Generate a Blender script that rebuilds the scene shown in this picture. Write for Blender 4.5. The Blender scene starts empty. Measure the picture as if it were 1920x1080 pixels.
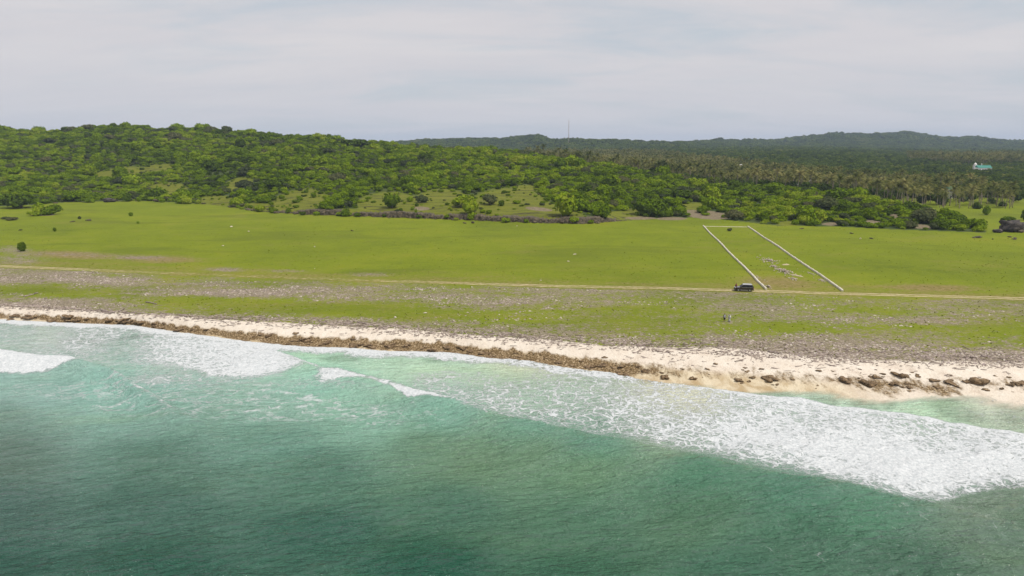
import bpy, bmesh, math, random
import numpy as np
from mathutils import Vector, Matrix
random.seed(7)
RS = np.random.RandomState(11)

# ------------------------------------------------------------------ camera, world, sun, exposure
CAM_H = 38.0
F = 1280.0                       # focal length in pixels of the 1920 px wide photograph
HZ = 275.0                       # pixel row of the level line of sight
PITCH = math.atan((540 - HZ) / F)
CP, SP = math.cos(PITCH), math.sin(PITCH)
sc = bpy.context.scene
COL = sc.collection
cam_d = bpy.data.cameras.new('camera')
cam_d.sensor_width = 36.0
cam_d.lens = 36.0 * F / 1920.0
cam_d.clip_start = 1.0
cam_d.clip_end = 60000.0
cam = bpy.data.objects.new('camera', cam_d)
COL.objects.link(cam)
cam.location = (0, 0, CAM_H)
cam.rotation_euler = (math.pi / 2 - PITCH, 0, 0)
sc.camera = cam

SUN_EL, SUN_AZ = math.radians(56), math.radians(128)     # azimuth from +Y towards +X
sun_dir = Vector((math.sin(SUN_AZ) * math.cos(SUN_EL), math.cos(SUN_AZ) * math.cos(SUN_EL), math.sin(SUN_EL)))
sun_d = bpy.data.lights.new('sun', 'SUN')
sun_d.energy = 3.8
sun_d.angle = math.radians(3.0)
sun_d.color = (1.0, 0.965, 0.91)
sun = bpy.data.objects.new('sun', sun_d)
COL.objects.link(sun)
sun.rotation_euler = sun_dir.to_track_quat('Z', 'Y').to_euler()
sun.location = (0, 0, 400)

world = bpy.data.worlds.new('World')
sc.world = world
world.use_nodes = True


class NT:
    """small helper for building node trees"""
    def __init__(self, tree):
        self.t = tree
        self.t.nodes.clear()

    def n(self, typ, **kw):
        nd = self.t.nodes.new(typ)
        for k, v in kw.items():
            setattr(nd, k, v)
        return nd

    def l(self, a, b):
        self.t.links.new(a, b)

    def put(self, sock, v):
        if hasattr(v, 'is_linked') or isinstance(v, bpy.types.NodeSocket):
            self.l(v, sock)
        else:
            if isinstance(v, (tuple, list)) and len(v) == 3 and sock.type == 'RGBA':
                v = (*v, 1)
            sock.default_value = v

    def math(self, op, a, b=None, c=None, clamp=False):
        nd = self.n('ShaderNodeMath', operation=op, use_clamp=clamp)
        self.put(nd.inputs[0], a)
        if b is not None:
            self.put(nd.inputs[1], b)
        if c is not None:
            self.put(nd.inputs[2], c)
        return nd.outputs[0]

    def vmath(self, op, a, b=None):
        nd = self.n('ShaderNodeVectorMath', operation=op)
        self.put(nd.inputs[0], a)
        if b is not None:
            self.put(nd.inputs[1], b)
        return nd.outputs[0]

    def mr(self, v, a, b, c=0.0, d=1.0, smooth=True):
        nd = self.n('ShaderNodeMapRange', interpolation_type='SMOOTHSTEP' if smooth else 'LINEAR')
        self.put(nd.inputs[0], v)
        for i, q in enumerate((a, b, c, d)):
            self.put(nd.inputs[1 + i], q)
        return nd.outputs[0]

    def mix(self, f, a, b, mode='MIX'):
        nd = self.n('ShaderNodeMix', data_type='RGBA', blend_type=mode)
        self.put(nd.inputs[0], f)
        self.put(nd.inputs[6], a)
        self.put(nd.inputs[7], b)
        return nd.outputs[2]

    def noise(self, vec, scale, detail=3, rough=0.55, dist=0.0, out=0):
        nd = self.n('ShaderNodeTexNoise')
        if vec is not None:
            self.l(vec, nd.inputs['Vector'])
        nd.inputs['Scale'].default_value = scale
        nd.inputs['Detail'].default_value = detail
        nd.inputs['Roughness'].default_value = rough
        nd.inputs['Distortion'].default_value = dist
        return nd.outputs[out]

    def mapping(self, vec, loc=(0, 0, 0), rot=(0, 0, 0), scale=(1, 1, 1)):
        nd = self.n('ShaderNodeMapping')
        self.l(vec, nd.inputs[0])
        nd.inputs['Location'].default_value = loc
        nd.inputs['Rotation'].default_value = rot
        nd.inputs['Scale'].default_value = scale
        return nd.outputs[0]

    def ramp(self, v, stops):
        nd = self.n('ShaderNodeValToRGB')
        self.put(nd.inputs[0], v)
        e = nd.color_ramp.elements
        while len(e) > 1:
            e.remove(e[-1])
        e[0].position = stops[0][0]
        e[0].color = (*stops[0][1], 1)
        for p, c in stops[1:]:
            x = e.new(p)
            x.color = (*c, 1)
        return nd.outputs[0]

    def attr(self, name, out='Fac'):
        nd = self.n('ShaderNodeAttribute', attribute_name=name)
        return nd.outputs[out]


w = NT(world.node_tree)
sky = w.n('ShaderNodeTexSky', sky_type='NISHITA')
sky.sun_disc = False
sky.sun_elevation = SUN_EL
sky.sun_rotation = SUN_AZ
sky.altitude = 0
sky.air_density = 1.0
sky.dust_density = 1.5
tc = w.n('ShaderNodeTexCoord')
sep = w.n('ShaderNodeSeparateXYZ')
w.l(tc.outputs['Generated'], sep.inputs[0])
zc = w.math('ADD', w.math('ABSOLUTE', sep.outputs[2]), 0.16)
cmb = w.n('ShaderNodeCombineXYZ')
w.l(w.math('DIVIDE', sep.outputs[0], zc), cmb.inputs[0])
w.l(w.math('DIVIDE', sep.outputs[1], zc), cmb.inputs[1])
cv = w.mapping(cmb.outputs[0], rot=(0, 0, 0.25), scale=(0.75, 1.5, 1.0), loc=(0.6, 0.35, 0))
n1 = w.noise(cv, 1.1, 6, 0.6, 0.7)
n2 = w.noise(cv, 0.55, 4, 0.5, 0.3)
cover = w.mr(w.math('ADD', w.math('MULTIPLY', n1, 0.6), w.math('MULTIPLY', n2, 0.55)), 0.40, 0.64, 0.30, 1.0)
n3 = w.noise(w.mapping(cmb.outputs[0], scale=(0.5, 1.3, 1), loc=(3, 1, 0)), 1.4, 5, 0.6, 0.4)
cloud = w.ramp(n3, [(0.25, (6.35, 6.3, 6.65)), (0.50, (6.85, 6.66, 6.88)), (0.75, (7.4, 7.15, 7.2))])
blue = w.mix(0.75, sky.outputs[0], (5.0, 6.0, 6.7))
skycol = w.mix(cover, blue, cloud)
# towards the horizon the thin cloud sheet turns even and slightly bluer
hz = w.mr(sep.outputs[2], 0.0, 0.17, 1.0, 0.0)
skycol = w.mix(w.math('MULTIPLY', hz, 0.6), skycol, (6.2, 6.25, 6.65))
bg = w.n('ShaderNodeBackground')
w.l(skycol, bg.inputs[0])
bg.inputs[1].default_value = 0.1
wo = w.n('ShaderNodeOutputWorld')
w.l(bg.outputs[0], wo.inputs[0])

sc.view_settings.view_transform = 'Standard'
sc.view_settings.look = 'None'
sc.view_settings.gamma = 1.0
sc.view_settings.exposure = 0.0
sc.render.engine = 'CYCLES'
sc.cycles.max_bounces = 6
sc.cycles.diffuse_bounces = 2
sc.cycles.glossy_bounces = 2
sc.cycles.transmission_bounces = 3
sc.cycles.transparent_max_bounces = 6
sc.cycles.volume_bounces = 0
sc.cycles.use_denoising = True


# ------------------------------------------------------------------ geometry of the place
def ground(px, py, z=0.0):
    """photo pixel -> point of the level plane at height z"""
    px = np.asarray(px, float)
    py = np.asarray(py, float)
    u = (px - 960) / F
    v = (py - 540) / F
    fwd = CP - v * SP
    dn = SP + v * CP
    t = (CAM_H - z) / dn
    return u * t, fwd * t


def project(X, Y, Z=0.0):
    dz = CAM_H - Z
    depth = Y * CP + dz * SP
    dn = dz * CP - Y * SP
    return 960 + F * X / depth, 540 + F * dn / depth


def line_fn(pts, z):
    """pixel polyline (x, y) on height z -> function u=X/Y -> Y"""
    a = np.array(pts, float)
    X, Y = ground(a[:, 0], a[:, 1], z)
    u = X / Y
    s0 = (Y[1] - Y[0]) / (u[1] - u[0])
    s1 = (Y[-1] - Y[-2]) / (u[-1] - u[-2])
    u = np.concatenate([[u[0] - 1.2], u, [u[-1] + 1.2]])
    Y = np.concatenate([[max(Y[0] - 1.2 * s0 * 0.5, Y[0] * .8)], Y, [max(40, Y[-1] + 1.2 * s1 * 0.3)]])
    return lambda q: np.interp(q, u, Y)


WATER = [(-300, 592), (0, 598), (100, 603), (250, 609), (330, 621), (450, 637), (520, 645), (700, 655), (850, 661), (1000, 679),
         (1100, 696), (1200, 710), (1300, 722), (1400, 728), (1500, 735), (1700, 742), (1920, 748), (2300, 756)]
BEACH = [(-300, 560), (0, 572), (200, 584), (400, 597), (640, 607), (800, 620), (950, 630), (1100, 641), (1250, 651), (1400, 656),
         (1550, 666), (1700, 670), (1920, 676), (2300, 684)]
TOE = [(-400, 386), (0, 388), (60, 385), (120, 380), (280, 377), (400, 385), (480, 396), (560, 402), (700, 407), (880, 413), (1000, 418),
       (1090, 420), (1200, 412), (1280, 409), (1340, 407), (1380, 415), (1460, 424), (1560, 425), (1700, 432), (1860, 437), (1920, 437), (2400, 440)]
Yw = line_fn(WATER, 0.0)
Yb = line_fn(BEACH, 2.2)
Yt = line_fn(TOE, 3.0)


def kx(tab):
    a = np.array(tab, float)
    uu = (a[:, 0] - 960) / F / 1.008
    return lambda u: np.interp(u, uu, a[:, 1])


c1y = kx([(-500, 252), (0, 245), (110, 249), (220, 239), (320, 244), (400, 245), (500, 252), (640, 266), (700, 271), (800, 276), (880, 282),
          (960, 288), (1080, 304), (1240, 329), (1350, 351), (1500, 359), (1600, 371), (1700, 389), (1790, 409), (1850, 430), (1920, 434), (2600, 434)])
c1d = kx([(-500, 850), (0, 800), (400, 780), (700, 720), (960, 640), (1240, 520), (1500, 430), (1700, 362), (1790, 328), (1850, 302), (1920, 293), (2600, 293)])
k2z = kx([(-500, 45), (640, 36), (800, 26), (960, 17), (1240, 10), (1500, 6), (1700, 4.5), (1850, 3), (2600, 3)])
k3d = kx([(-500, 1150), (800, 1150), (1080, 1000), (1240, 820), (1500, 700), (1920, 650), (2600, 650)])
k3z = kx([(-500, 26), (800, 19), (1080, 15), (1240, 11), (1500, 9), (1920, 8), (2600, 8)])
k4d = kx([(-500, 1600), (1000, 1500), (1500, 1500), (1700, 1350), (1920, 1250), (2600, 1250)])
k4z = kx([(-500, 30), (800, 24), (1000, 21), (1240, 24), (1500, 27), (1620, 23), (1700, 19), (1920, 17), (2600, 17)])
k6d = kx([(-500, 2600), (980, 2500), (1030, 2150), (1260, 2150), (1340, 2700), (1480, 3100), (2600, 3300)])
k6y = kx([(-500, 275), (700, 271), (760, 269), (800, 265), (880, 263), (940, 262), (975, 258), (1000, 255), (1015, 257), (1030, 265), (1066, 264),
          (1150, 266), (1200, 268), (1260, 270), (1340, 266), (1440, 267), (1500, 261), (1550, 253), (1620, 255), (1690, 251), (1740, 260),
          (1780, 262), (1815, 259), (1860, 266), (1920, 269), (2200, 274), (2600, 276)])


def zat(y, d):
    return CAM_H - d * np.tan(PITCH + np.arctan((y - 540) / F))


# ---- value noise in numpy
PERM = RS.permutation(512)
GR = RS.rand(512)


def vnoise(x, y):
    xi = np.floor(x).astype(int)
    yi = np.floor(y).astype(int)
    xf = x - xi
    yf = y - yi
    sx = xf * xf * (3 - 2 * xf)
    sy = yf * yf * (3 - 2 * yf)

    def h(a, b):
        return GR[(PERM[(a & 511)] + b) & 511]
    return (h(xi, yi) * (1 - sx) + h(xi + 1, yi) * sx) * (1 - sy) + (h(xi, yi + 1) * (1 - sx) + h(xi + 1, yi + 1) * sx) * sy


def fbm(x, y, o=4):
    s, a, t = 0, 0.5, 0
    for i in range(o):
        s = s + a * vnoise(x * 2 ** i + 17.3 * i, y * 2 ** i + 9.1 * i)
        t += a
        a *= 0.5
    return s / t


def sst(a, b, x):
    t = np.clip((x - a) / (b - a), 0, 1)
    return t * t * (3 - 2 * t)


def ledge_amount(u):
    """how much of a rock step the hill foot has along the coast"""
    px = 960 + F * u * 1.008
    return sst(470, 620, px) * (1 - sst(1120, 1180, px))


def smooth_interp(d, ks):
    """piecewise interpolation with eased ends over per-column control points ks=[(d,z),...]"""
    z = np.array(np.broadcast_to(ks[0][1], d.shape), float)
    for (d0, z0), (d1, z1) in zip(ks[:-1], ks[1:]):
        t = np.clip((d - d0) / (d1 - d0), 0, 1)
        e = 0.55 * t + 0.45 * t * t * (3 - 2 * t)
        z = np.where(d >= d0, z0 + (z1 - z0) * e, z)
    return z


def height(X, Y):
    X = np.asarray(X, float)
    Y = np.asarray(Y, float)
    u = X / Y
    yw, yb, yt = Yw(u), Yb(u), Yt(u)
    z = np.where(Y < yw, -np.minimum((yw - Y) * 0.07, 4.5), 0)
    t = np.clip((Y - yw) / (yb - yw), 0, 1)
    beach = 2.2 * (0.5 * t + 0.5 * sst(0.05, 0.65, t))
    beach = beach + 0.22 * (fbm(X * 0.35, Y * 0.35, 3) - 0.5) * sst(0, .25, t)
    z = np.where((Y >= yw) & (Y < yb), beach, z)
    t2 = np.clip((Y - yb) / (yt - yb), 0, 1)
    plain = 2.2 + 0.8 * t2 + 0.30 * (fbm(X * 0.03, Y * 0.03, 3) - 0.5) * sst(0, .2, t2) * (1 - sst(.85, 1, t2))
    plain = plain + 0.22 * (fbm(X * 0.35, Y * 0.35, 3) - 0.5) * (1 - sst(0, .12, t2))
    z = np.where((Y >= yb) & (Y <= yt), plain, z)
    d1 = c1d(u)
    z1 = zat(c1y(u), d1)
    d6 = k6d(u)
    ks = [(yt, 3.0), (d1, np.maximum(z1, 2.8)), (d1 + 110, k2z(u)), (k3d(u), k3z(u)), (k4d(u), k4z(u)),
          ((k4d(u) + d6) * 0.5, k4z(u) + 4), (d6, zat(k6y(u), d6)), (d6 + 1500, 20.0 + 0 * u), (30000.0 + 0 * u, 5.0 + 0 * u)]
    zz = smooth_interp(Y, ks)
    la = ledge_amount(u)
    zz = zz + la * 2.6 * sst(0, 5, Y - yt) * (1 - sst(20, 140, Y - yt))
    far = sst(0, 150, Y - yt)
    hilly = np.clip((zz - 3) / 15, 0, 1)
    zz = zz + far * hilly * (5.0 * (fbm(X * 0.012, Y * 0.012, 4) - 0.5) + 9.0 * sst(1800, 2600, Y) * (fbm(X * 0.006 + 5, Y * 0.006, 4) - 0.5))
    zz = zz + hilly * 1.2 * (fbm(X * 0.06 + 3, Y * 0.06, 3) - 0.5)
    return np.where(Y > yt, zz, z)


# terrain grid: columns X/Y, rows in distance
UC = np.unique(np.concatenate([np.linspace(-1.5, -0.85, 24), np.linspace(-0.85, 0.85, 430), np.linspace(0.85, 1.5, 24)]))
_, rows_a = ground(960, np.arange(800, 372, -1.15), 2.5)
rows_b = np.exp(np.linspace(math.log(rows_a[-1] * 1.012), math.log(7000), 210))
RY = np.concatenate([[30, 45, 60, 72], rows_a[rows_a > 78], rows_b, [8200, 9500]])
GX = UC[None, :] * RY[:, None]
GY = np.repeat(RY[:, None], len(UC), 1)
GZ = height(GX, GY)
SLOPE = (GZ - CAM_H) / GY
RUNMAX = np.maximum.accumulate(SLOPE, 0)


def bil(A, X, Y):
    u = np.clip(X / Y, UC[0], UC[-1])
    ci = np.clip(np.searchsorted(UC, u) - 1, 0, len(UC) - 2)
    ri = np.clip(np.searchsorted(RY, Y) - 1, 0, len(RY) - 2)
    fu = (u - UC[ci]) / (UC[ci + 1] - UC[ci])
    fr = np.clip((Y - RY[ri]) / (RY[ri + 1] - RY[ri]), 0, 1)
    return (A[ri, ci] * (1 - fu) + A[ri, ci + 1] * fu) * (1 - fr) + (A[ri + 1, ci] * (1 - fu) + A[ri + 1, ci + 1] * fu) * fr


def zg(X, Y):
    return bil(GZ, np.asarray(X, float), np.asarray(Y, float))


_march = np.exp(np.linspace(math.log(60), math.log(6500), 9000))


def hit(px, py):
    """where the line of sight through a photo pixel meets the built terrain"""
    u = (px - 960) / F
    v = (py - 540) / F
    fwd, dn = CP - v * SP, SP + v * CP
    uu = u / fwd
    zr = CAM_H - _march * dn / fwd
    zt = zg(uu * _march, _march)
    k = np.argmax((zr <= zt) & (_march > 70))
    y = float(_march[k])
    return Vector((uu * y, y, float(zt[k])))


def inpoly(px, py, poly):
    inside = np.zeros(np.shape(px), bool)
    n = len(poly)
    for i in range(n):
        x0, y0 = poly[i]
        x1, y1 = poly[(i + 1) % n]
        c = ((y0 > py) != (y1 > py)) & (px < (x1 - x0) * (py - y0) / (y1 - y0 + 1e-9) + x0)
        inside ^= c
    return inside


def ell(px, py, lst):
    m = np.zeros(np.shape(px))
    for cx, cy, rx, ry, sl in lst:
        dx = px - cx
        dy = py - cy - sl * dx
        m = np.maximum(m, 1 - np.sqrt((dx / rx) ** 2 + (dy / ry) ** 2))
    return np.clip(m, 0, 1)


# ------------------------------------------------------------------ material helpers
def newmat(name):
    m = bpy.data.materials.new(name)
    m.use_nodes = True
    t = NT(m.node_tree)
    out = t.n('ShaderNodeOutputMaterial')
    b = t.n('ShaderNodeBsdfPrincipled')
    t.l(b.outputs[0], out.inputs[0])
    return m, t, b, out


def pos(t):
    return t.n('ShaderNodeNewGeometry').outputs['Position']


def bump(t, b, hgt, strength, dist):
    nd = t.n('ShaderNodeBump')
    nd.inputs['Strength'].default_value = strength
    nd.inputs['Distance'].default_value = dist
    t.l(hgt, nd.inputs['Height'])
    t.l(nd.outputs[0], b.inputs['Normal'])


def simple(name, col, rough=0.7, var=0.2, scale=3.0, metal=0.0, coord='pos'):
    m, t, b, _ = newmat(name)
    p = pos(t) if coord == 'pos' else t.n('ShaderNodeTexCoord').outputs['Object']
    n = t.noise(p, scale, 4, 0.6)
    lo = tuple(c * (1 - var) for c in col)
    hi = tuple(min(1, c * (1 + var)) for c in col)
    t.l(t.mix(t.mr(n, 0.3, 0.7), lo, hi), b.inputs['Base Color'])
    b.inputs['Roughness'].default_value = rough
    b.inputs['Metallic'].default_value = metal
    return m


# ---- ground
def ground_material():
    m, t, b, _ = newmat('coastal_ground')
    P = pos(t)
    big = t.noise(P, 0.018, 3, 0.5, 0.6)
    mid = t.noise(P, 0.11, 5, 0.62, 0.3)
    fin = t.noise(P, 0.9, 4, 0.7)
    vfin = t.noise(P, 3.2, 3, 0.7)
    streak = t.noise(t.mapping(P, scale=(0.25, 1.0, 1)), 0.16, 5, 0.65, 0.4)
    g = t.math('ADD', t.math('ADD', t.math('MULTIPLY', big, 0.45), t.math('MULTIPLY', mid, 0.35)), t.math('MULTIPLY', fin, 0.3))
    grass = t.ramp(g, [(0.36, (0.094, 0.122, 0.004)), (0.46, (0.130, 0.164, 0.004)), (0.58, (0.158, 0.193, 0.004)), (0.70, (0.198, 0.205, 0.012))])
    grass = t.mix(t.mr(vfin, 0.56, 0.76, 0, 0.45), grass, (0.075, 0.100, 0.012))
    dk = t.mr(t.noise(P, 0.28, 5, 0.7, 0.5), 0.56, 0.72, 0, 0.4)
    grass = t.mix(dk, grass, (0.085, 0.115, 0.012))
    pt = t.noise(t.mapping(P, scale=(0.4, 1, 1)), 0.035, 6, 0.62, 0.8)
    grass = t.mix(t.mr(pt, 0.50, 0.66, 0, .75), grass, (0.112, 0.138, 0.006))
    grass = t.mix(t.mr(t.noise(t.mapping(P, scale=(0.5, 1, 1), loc=(40, 7, 0)), 0.06, 6, 0.66, 0.6), 0.55, 0.70, 0, .55), grass, (0.185, 0.180, 0.028))
    # dry, brownish grass
    dry = t.attr('dry')
    dm = t.mr(t.math('ADD', t.math('ADD', t.math('MULTIPLY', streak, 0.5), t.math('MULTIPLY', fin, 0.4)), t.math('MULTIPLY', dry, 0.7)), 0.62, 0.98)
    drycol = t.mix(t.mr(fin, 0.35, 0.7), (0.165, 0.135, 0.030), (0.26, 0.200, 0.080))
    c = t.mix(t.math('MULTIPLY', dm, t.mr(dry, 0.0, 0.15)), grass, drycol)
    # pinkish grey coral rubble in the turf
    rub = t.attr('rub')
    ra = t.mr(t.noise(t.mapping(P, scale=(0.45, 1.0, 1)), 0.10, 6, 0.68, 0.5), 0.32, 0.68, smooth=False)
    rb = t.mr(t.noise(P, 0.42, 4, 0.65), 0.30, 0.70, smooth=False)
    rc = t.mr(t.noise(P, 1.25, 5, 0.8), 0.33, 0.67, smooth=False)
    rn = t.math('ADD', t.math('ADD', t.math('MULTIPLY', ra, 0.45), t.math('MULTIPLY', rb, 0.40)), t.math('MULTIPLY', rc, 0.65))
    rm = t.mr(t.math('ADD', rn, rub), 1.27, 1.70)
    rubcol = t.ramp(t.math('ADD', t.math('MULTIPLY', vfin, .45), t.math('MULTIPLY', t.noise(P, 1.5, 5, .85), .55)), [(0.36, (0.066, 0.050, 0.036)), (0.46, (0.175, 0.134, 0.102)), (0.55, (0.295, 0.232, 0.188)), (0.64, (0.49, 0.41, 0.345))])
    c = t.mix(t.math('MULTIPLY', t.math('MULTIPLY', rm, t.mr(rub, 0.0, 0.12)), 0.86), c, rubcol)
    # bare sand
    sand = t.attr('sand')
    sm = t.mr(t.math('ADD', t.math('MULTIPLY', t.noise(P, 0.5, 5, 0.72, 0.3), 0.8), sand), 0.78, 1.02)
    sandcol = t.ramp(t.math('ADD', t.math('MULTIPLY', t.noise(P, 0.35, 5, 0.65), 0.6), t.math('MULTIPLY', vfin, 0.4)),
                     [(0.33, (0.49, 0.395, 0.315)), (0.46, (0.63, 0.545, 0.445)), (0.66, (0.71, 0.64, 0.545))])
    peb = t.mr(t.noise(P, 1.7, 4, 0.8), 0.55, 0.66)
    sandcol = t.mix(t.math('MULTIPLY', peb, t.mr(t.attr('peb'), 0.0, 1.0, 0.12, 0.9, smooth=False)), sandcol, (0.30, 0.22, 0.185))
    c = t.mix(sm, c, sandcol)
    # wet golden sand low on the beach
    wet = t.attr('wet')
    wn = t.noise(t.mapping(P, rot=(0, 0, 0.6), scale=(1.0, 0.45, 1)), 0.35, 5, 0.6, .5)
    wetcol = t.mix(t.mr(wn, 0.35, 0.65), (0.40, 0.295, 0.165), (0.62, 0.53, 0.38))
    c = t.mix(t.mr(t.math('ADD', t.math('MULTIPLY', wn, 0.35), wet), 0.45, 0.95), c, wetcol)
    # brown weed covered reef rock
    br = t.attr('brown')
    bn = t.math('ADD', t.math('MULTIPLY', t.noise(t.mapping(P, rot=(0, 0, 0.75), scale=(0.9, 0.35, 1)), 0.75, 6, 0.75, 0.8), 0.65), t.math('MULTIPLY', fin, 0.32))
    bm = t.mr(t.math('ADD', bn, t.math('MULTIPLY', br, 0.75)), 0.78, 1.0)
    brcol = t.ramp(vfin, [(0.30, (0.045, 0.030, 0.012)), (0.46, (0.130, 0.085, 0.038)), (0.58, (0.28, 0.195, 0.105)), (0.70, (0.55, 0.45, 0.31))])
    c = t.mix(t.math('MULTIPLY', bm, t.mr(br, 0.0, 0.15)), c, brcol)
    # floor of the scrub and the open terraces on the hill
    fo = t.attr('forest')
    focol = t.mix(t.mr(mid, 0.35, 0.65), (0.035, 0.055, 0.012), (0.070, 0.088, 0.022))
    c = t.mix(fo, c, focol)
    te = t.attr('terrace')
    tcol = t.ramp(t.math('ADD', t.math('MULTIPLY', t.noise(t.mapping(P, rot=(0, 0, .12), scale=(.22, 1, 2.0)), 0.22, 5, 0.7, .5), 0.7), t.math('MULTIPLY', fin, 0.3)),
                  [(0.40, (0.045, 0.032, 0.020)), (0.44, (0.098, 0.108, 0.010)), (0.54, (0.138, 0.152, 0.009)), (0.66, (0.165, 0.145, 0.035))])
    c = t.mix(te, c, tcol)
    bare = t.attr('bare')
    bcol = t.mix(t.mr(fin, 0.35, 0.65), (0.13, 0.10, 0.060), (0.235, 0.19, 0.115))
    c = t.mix(t.mr(t.math('ADD', t.math('MULTIPLY', t.noise(P, 0.3, 4, 0.7), 0.7), bare), 0.75, 0.95), c, bcol)
    # wheel ruts of the track
    dirt = t.attr('dirt')
    dn = t.mr(t.math('ADD', t.math('MULTIPLY', t.noise(P, 0.45, 5, 0.7), 0.6), dirt), 0.62, 0.98)
    dcol = t.mix(t.mr(fin, 0.3, 0.7), (0.38, 0.30, 0.165), (0.54, 0.445, 0.28))
    c = t.mix(t.math('MULTIPLY', dn, t.mr(dirt, 0.0, 0.2)), c, dcol)
    t.l(c, b.inputs['Base Color'])
    b.inputs['Roughness'].default_value = 0.9
    b.inputs['Specular IOR Level'].default_value = 0.15
    hgt = t.math('ADD', fin, t.math('MULTIPLY', vfin, 0.5))
    bump(t, b, hgt, 0.8, 0.35)
    return m


MAT_GROUND = ground_material()


def fattr(me, name, arr):
    a = me.attributes.new(name, 'FLOAT', 'POINT')
    a.data.foreach_set('value', np.ascontiguousarray(np.asarray(arr, np.float32).ravel()))


def grid_mesh(name, X, Y, Z):
    r, c = X.shape
    me = bpy.data.meshes.new(name)
    co = np.stack([X, Y, Z], -1).reshape(-1, 3).astype(np.float32)
    i = np.arange(r * c).reshape(r, c)
    q = np.stack([i[:-1, :-1], i[:-1, 1:], i[1:, 1:], i[1:, :-1]], -1).reshape(-1, 4)
    quick(me, co, q)
    return me


def quick(me, co, faces):
    co = np.asarray(co, np.float32)
    faces = np.asarray(faces, np.int32)
    me.vertices.add(len(co))
    me.vertices.foreach_set('co', co.ravel())
    k = faces.shape[1]
    me.loops.add(faces.size)
    me.loops.foreach_set('vertex_index', faces.ravel())
    me.polygons.add(len(faces))
    me.polygons.foreach_set('loop_start', np.arange(len(faces), dtype=np.int32) * k)
    me.polygons.foreach_set('loop_total', np.full(len(faces), k, np.int32))
    me.update()
    me.validate()


def smooth(me, on=True):
    me.polygons.foreach_set('use_smooth', np.full(len(me.polygons), on))


def link(name, data, mat=None, parent=None):
    o = bpy.data.objects.new(name, data)
    COL.objects.link(o)
    if mat is not None and data is not None:
        if len(data.materials) == 0:
            data.materials.append(mat)
    if parent is not None:
        o.parent = parent
    return o


def tag(o, label, cat, group=None):
    o['label'] = label
    o['category'] = cat
    if group:
        o['group'] = group
    return o


def structure(o, label=None):
    o['kind'] = 'structure'
    if label:
        o['label'] = label
    return o


# masks over the terrain, drawn in the coast's own coordinates
PX, PY = project(GX, GY, GZ)
uG = GX / GY
ywG, ybG, ytG = Yw(uG), Yb(uG), Yt(uG)
tb = np.clip((GY - ywG) / (ybG - ywG), -1, 3)
onplain = (GY > ybG) & (GY < ytG)
wob = fbm(GX * 0.05, GY * 0.05, 3) - 0.5
sand = np.where(GY < ybG, 1.0, 0) * sst(-.2, .1, tb) + 0
sand = sst(1.12, 0.72, tb + wob * 0.45)
sand = np.where(GY < ywG, 1, sand)
bl = fbm(GX * .10 + 1, GY * .03, 4) - .5
bl2 = fbm(GX * .9 + 4, GY * .25, 3) - .5
bc = np.interp(PX, [-400, 980, 1150, 2000], [.17, .17, .27, .30])
band = np.exp(-((tb - bc + .35 * bl + .28 * bl2) / (0.27 + .2 * bl)) ** 2) * np.clip(1 + 1.2 * bl, .4, 1.2)
westy = np.interp(PX, [-400, 0, 500, 1050, 1120, 1260, 1500, 2300], [.9, .9, 0.9, .95, .76, .60, .56, .48])
brown = band * westy
wet = sst(0.62, 0.1, tb) * np.interp(PX, [-400, 400, 900, 1100, 1300, 1500, 1700], [.45, .8, .8, 1.0, .95, .75, .35])
roadY_px = [(-400, 484), (0, 498), (200, 507), (480, 517.5), (640, 523.5), (860, 531), (1040, 536), (1370, 543.5), (1540, 549), (1700, 553.5), (1920, 559.5), (2400, 572)]
Yr = line_fn(roadY_px, 2.5)
yrG = Yr(uG)
tr = np.clip((GY - ybG) / (yrG - ybG), 0, 4)          # 0 at the beach top, 1 at the track
lowf = fbm(GX * 0.016 + 2, GY * 0.06, 4) - .5
rub = 0.56 + 0.24 * np.exp(-((tr - 0.66 + .5 * lowf) / 0.24) ** 2) + 0.34 * np.exp(-((tr - 0.02) / 0.20) ** 2) - .12 * np.exp(-((tr - 0.30 + .4 * lowf) / .13) ** 2)
rub = (rub + .8 * lowf) * np.interp(PX, [-300, 150, 300, 700, 1000, 1400, 1920], [1.2, 1.2, 1.05, .9, .9, .95, 1.05])
rub = np.clip(rub, 0.0, 1.1)
rub = np.where(onplain | (tb > 0.6), rub, 0)
rub = np.where(tr > 1.03, 0, rub) * sst(1.03, .93, tr)
rub = np.maximum(rub, 1.0 * ell(PX, PY, [(40, 485, 90, 26, 0.0), (30, 470, 60, 14, 0.), (150, 478, 130, 9, .02), (270, 484, 110, 9, .03), (420, 505, 60, 6, .02), (540, 508, 60, 5, 0.02), (700, 515, 70, 6, 0)]) ** .5 * .85)
peb = sst(.55, 1.0, tb) * 0.9
dry = np.where(onplain, 0.13 + 0.32 * sst(1.6, 1.05, tr) * sst(.9, 1.05, tr) + 0.19 * sst(1.08, .95, tr), 0)
dry = np.maximum(dry, ell(PX, PY, [(130, 478, 160, 16, .03), (300, 486, 160, 14, .03), (1460, 530, 160, 22, .04), (1750, 540, 220, 14, .03), (1440, 485, 0.1, .1, 0)]) * 0.9)
TERR = [(225, 324, 56, 11, -.12), (295, 316, 36, 9, -.15), (312, 355, 44, 14, -.05), (447, 345, 30, 13, -.2), (405, 377, 40, 12, 0), (300, 382, 14, 4, 0),
        (560, 378, 60, 26, -.15), (500, 390, 50, 9, .1), (650, 402, 40, 12, 0), (730, 385, 70, 28, 0), (830, 380, 60, 30, 0), (830, 405, 190, 14, .03), (960, 385, 85, 36, .05), (1020, 400, 85, 22, .1),
        (1165, 405, 45, 10, 0), (985, 355, 30, 9, 0), (1300, 388, 30, 9, 0), (1190, 398, 30, 7, 0), (1480, 419, 25, 5, 0)]
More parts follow.
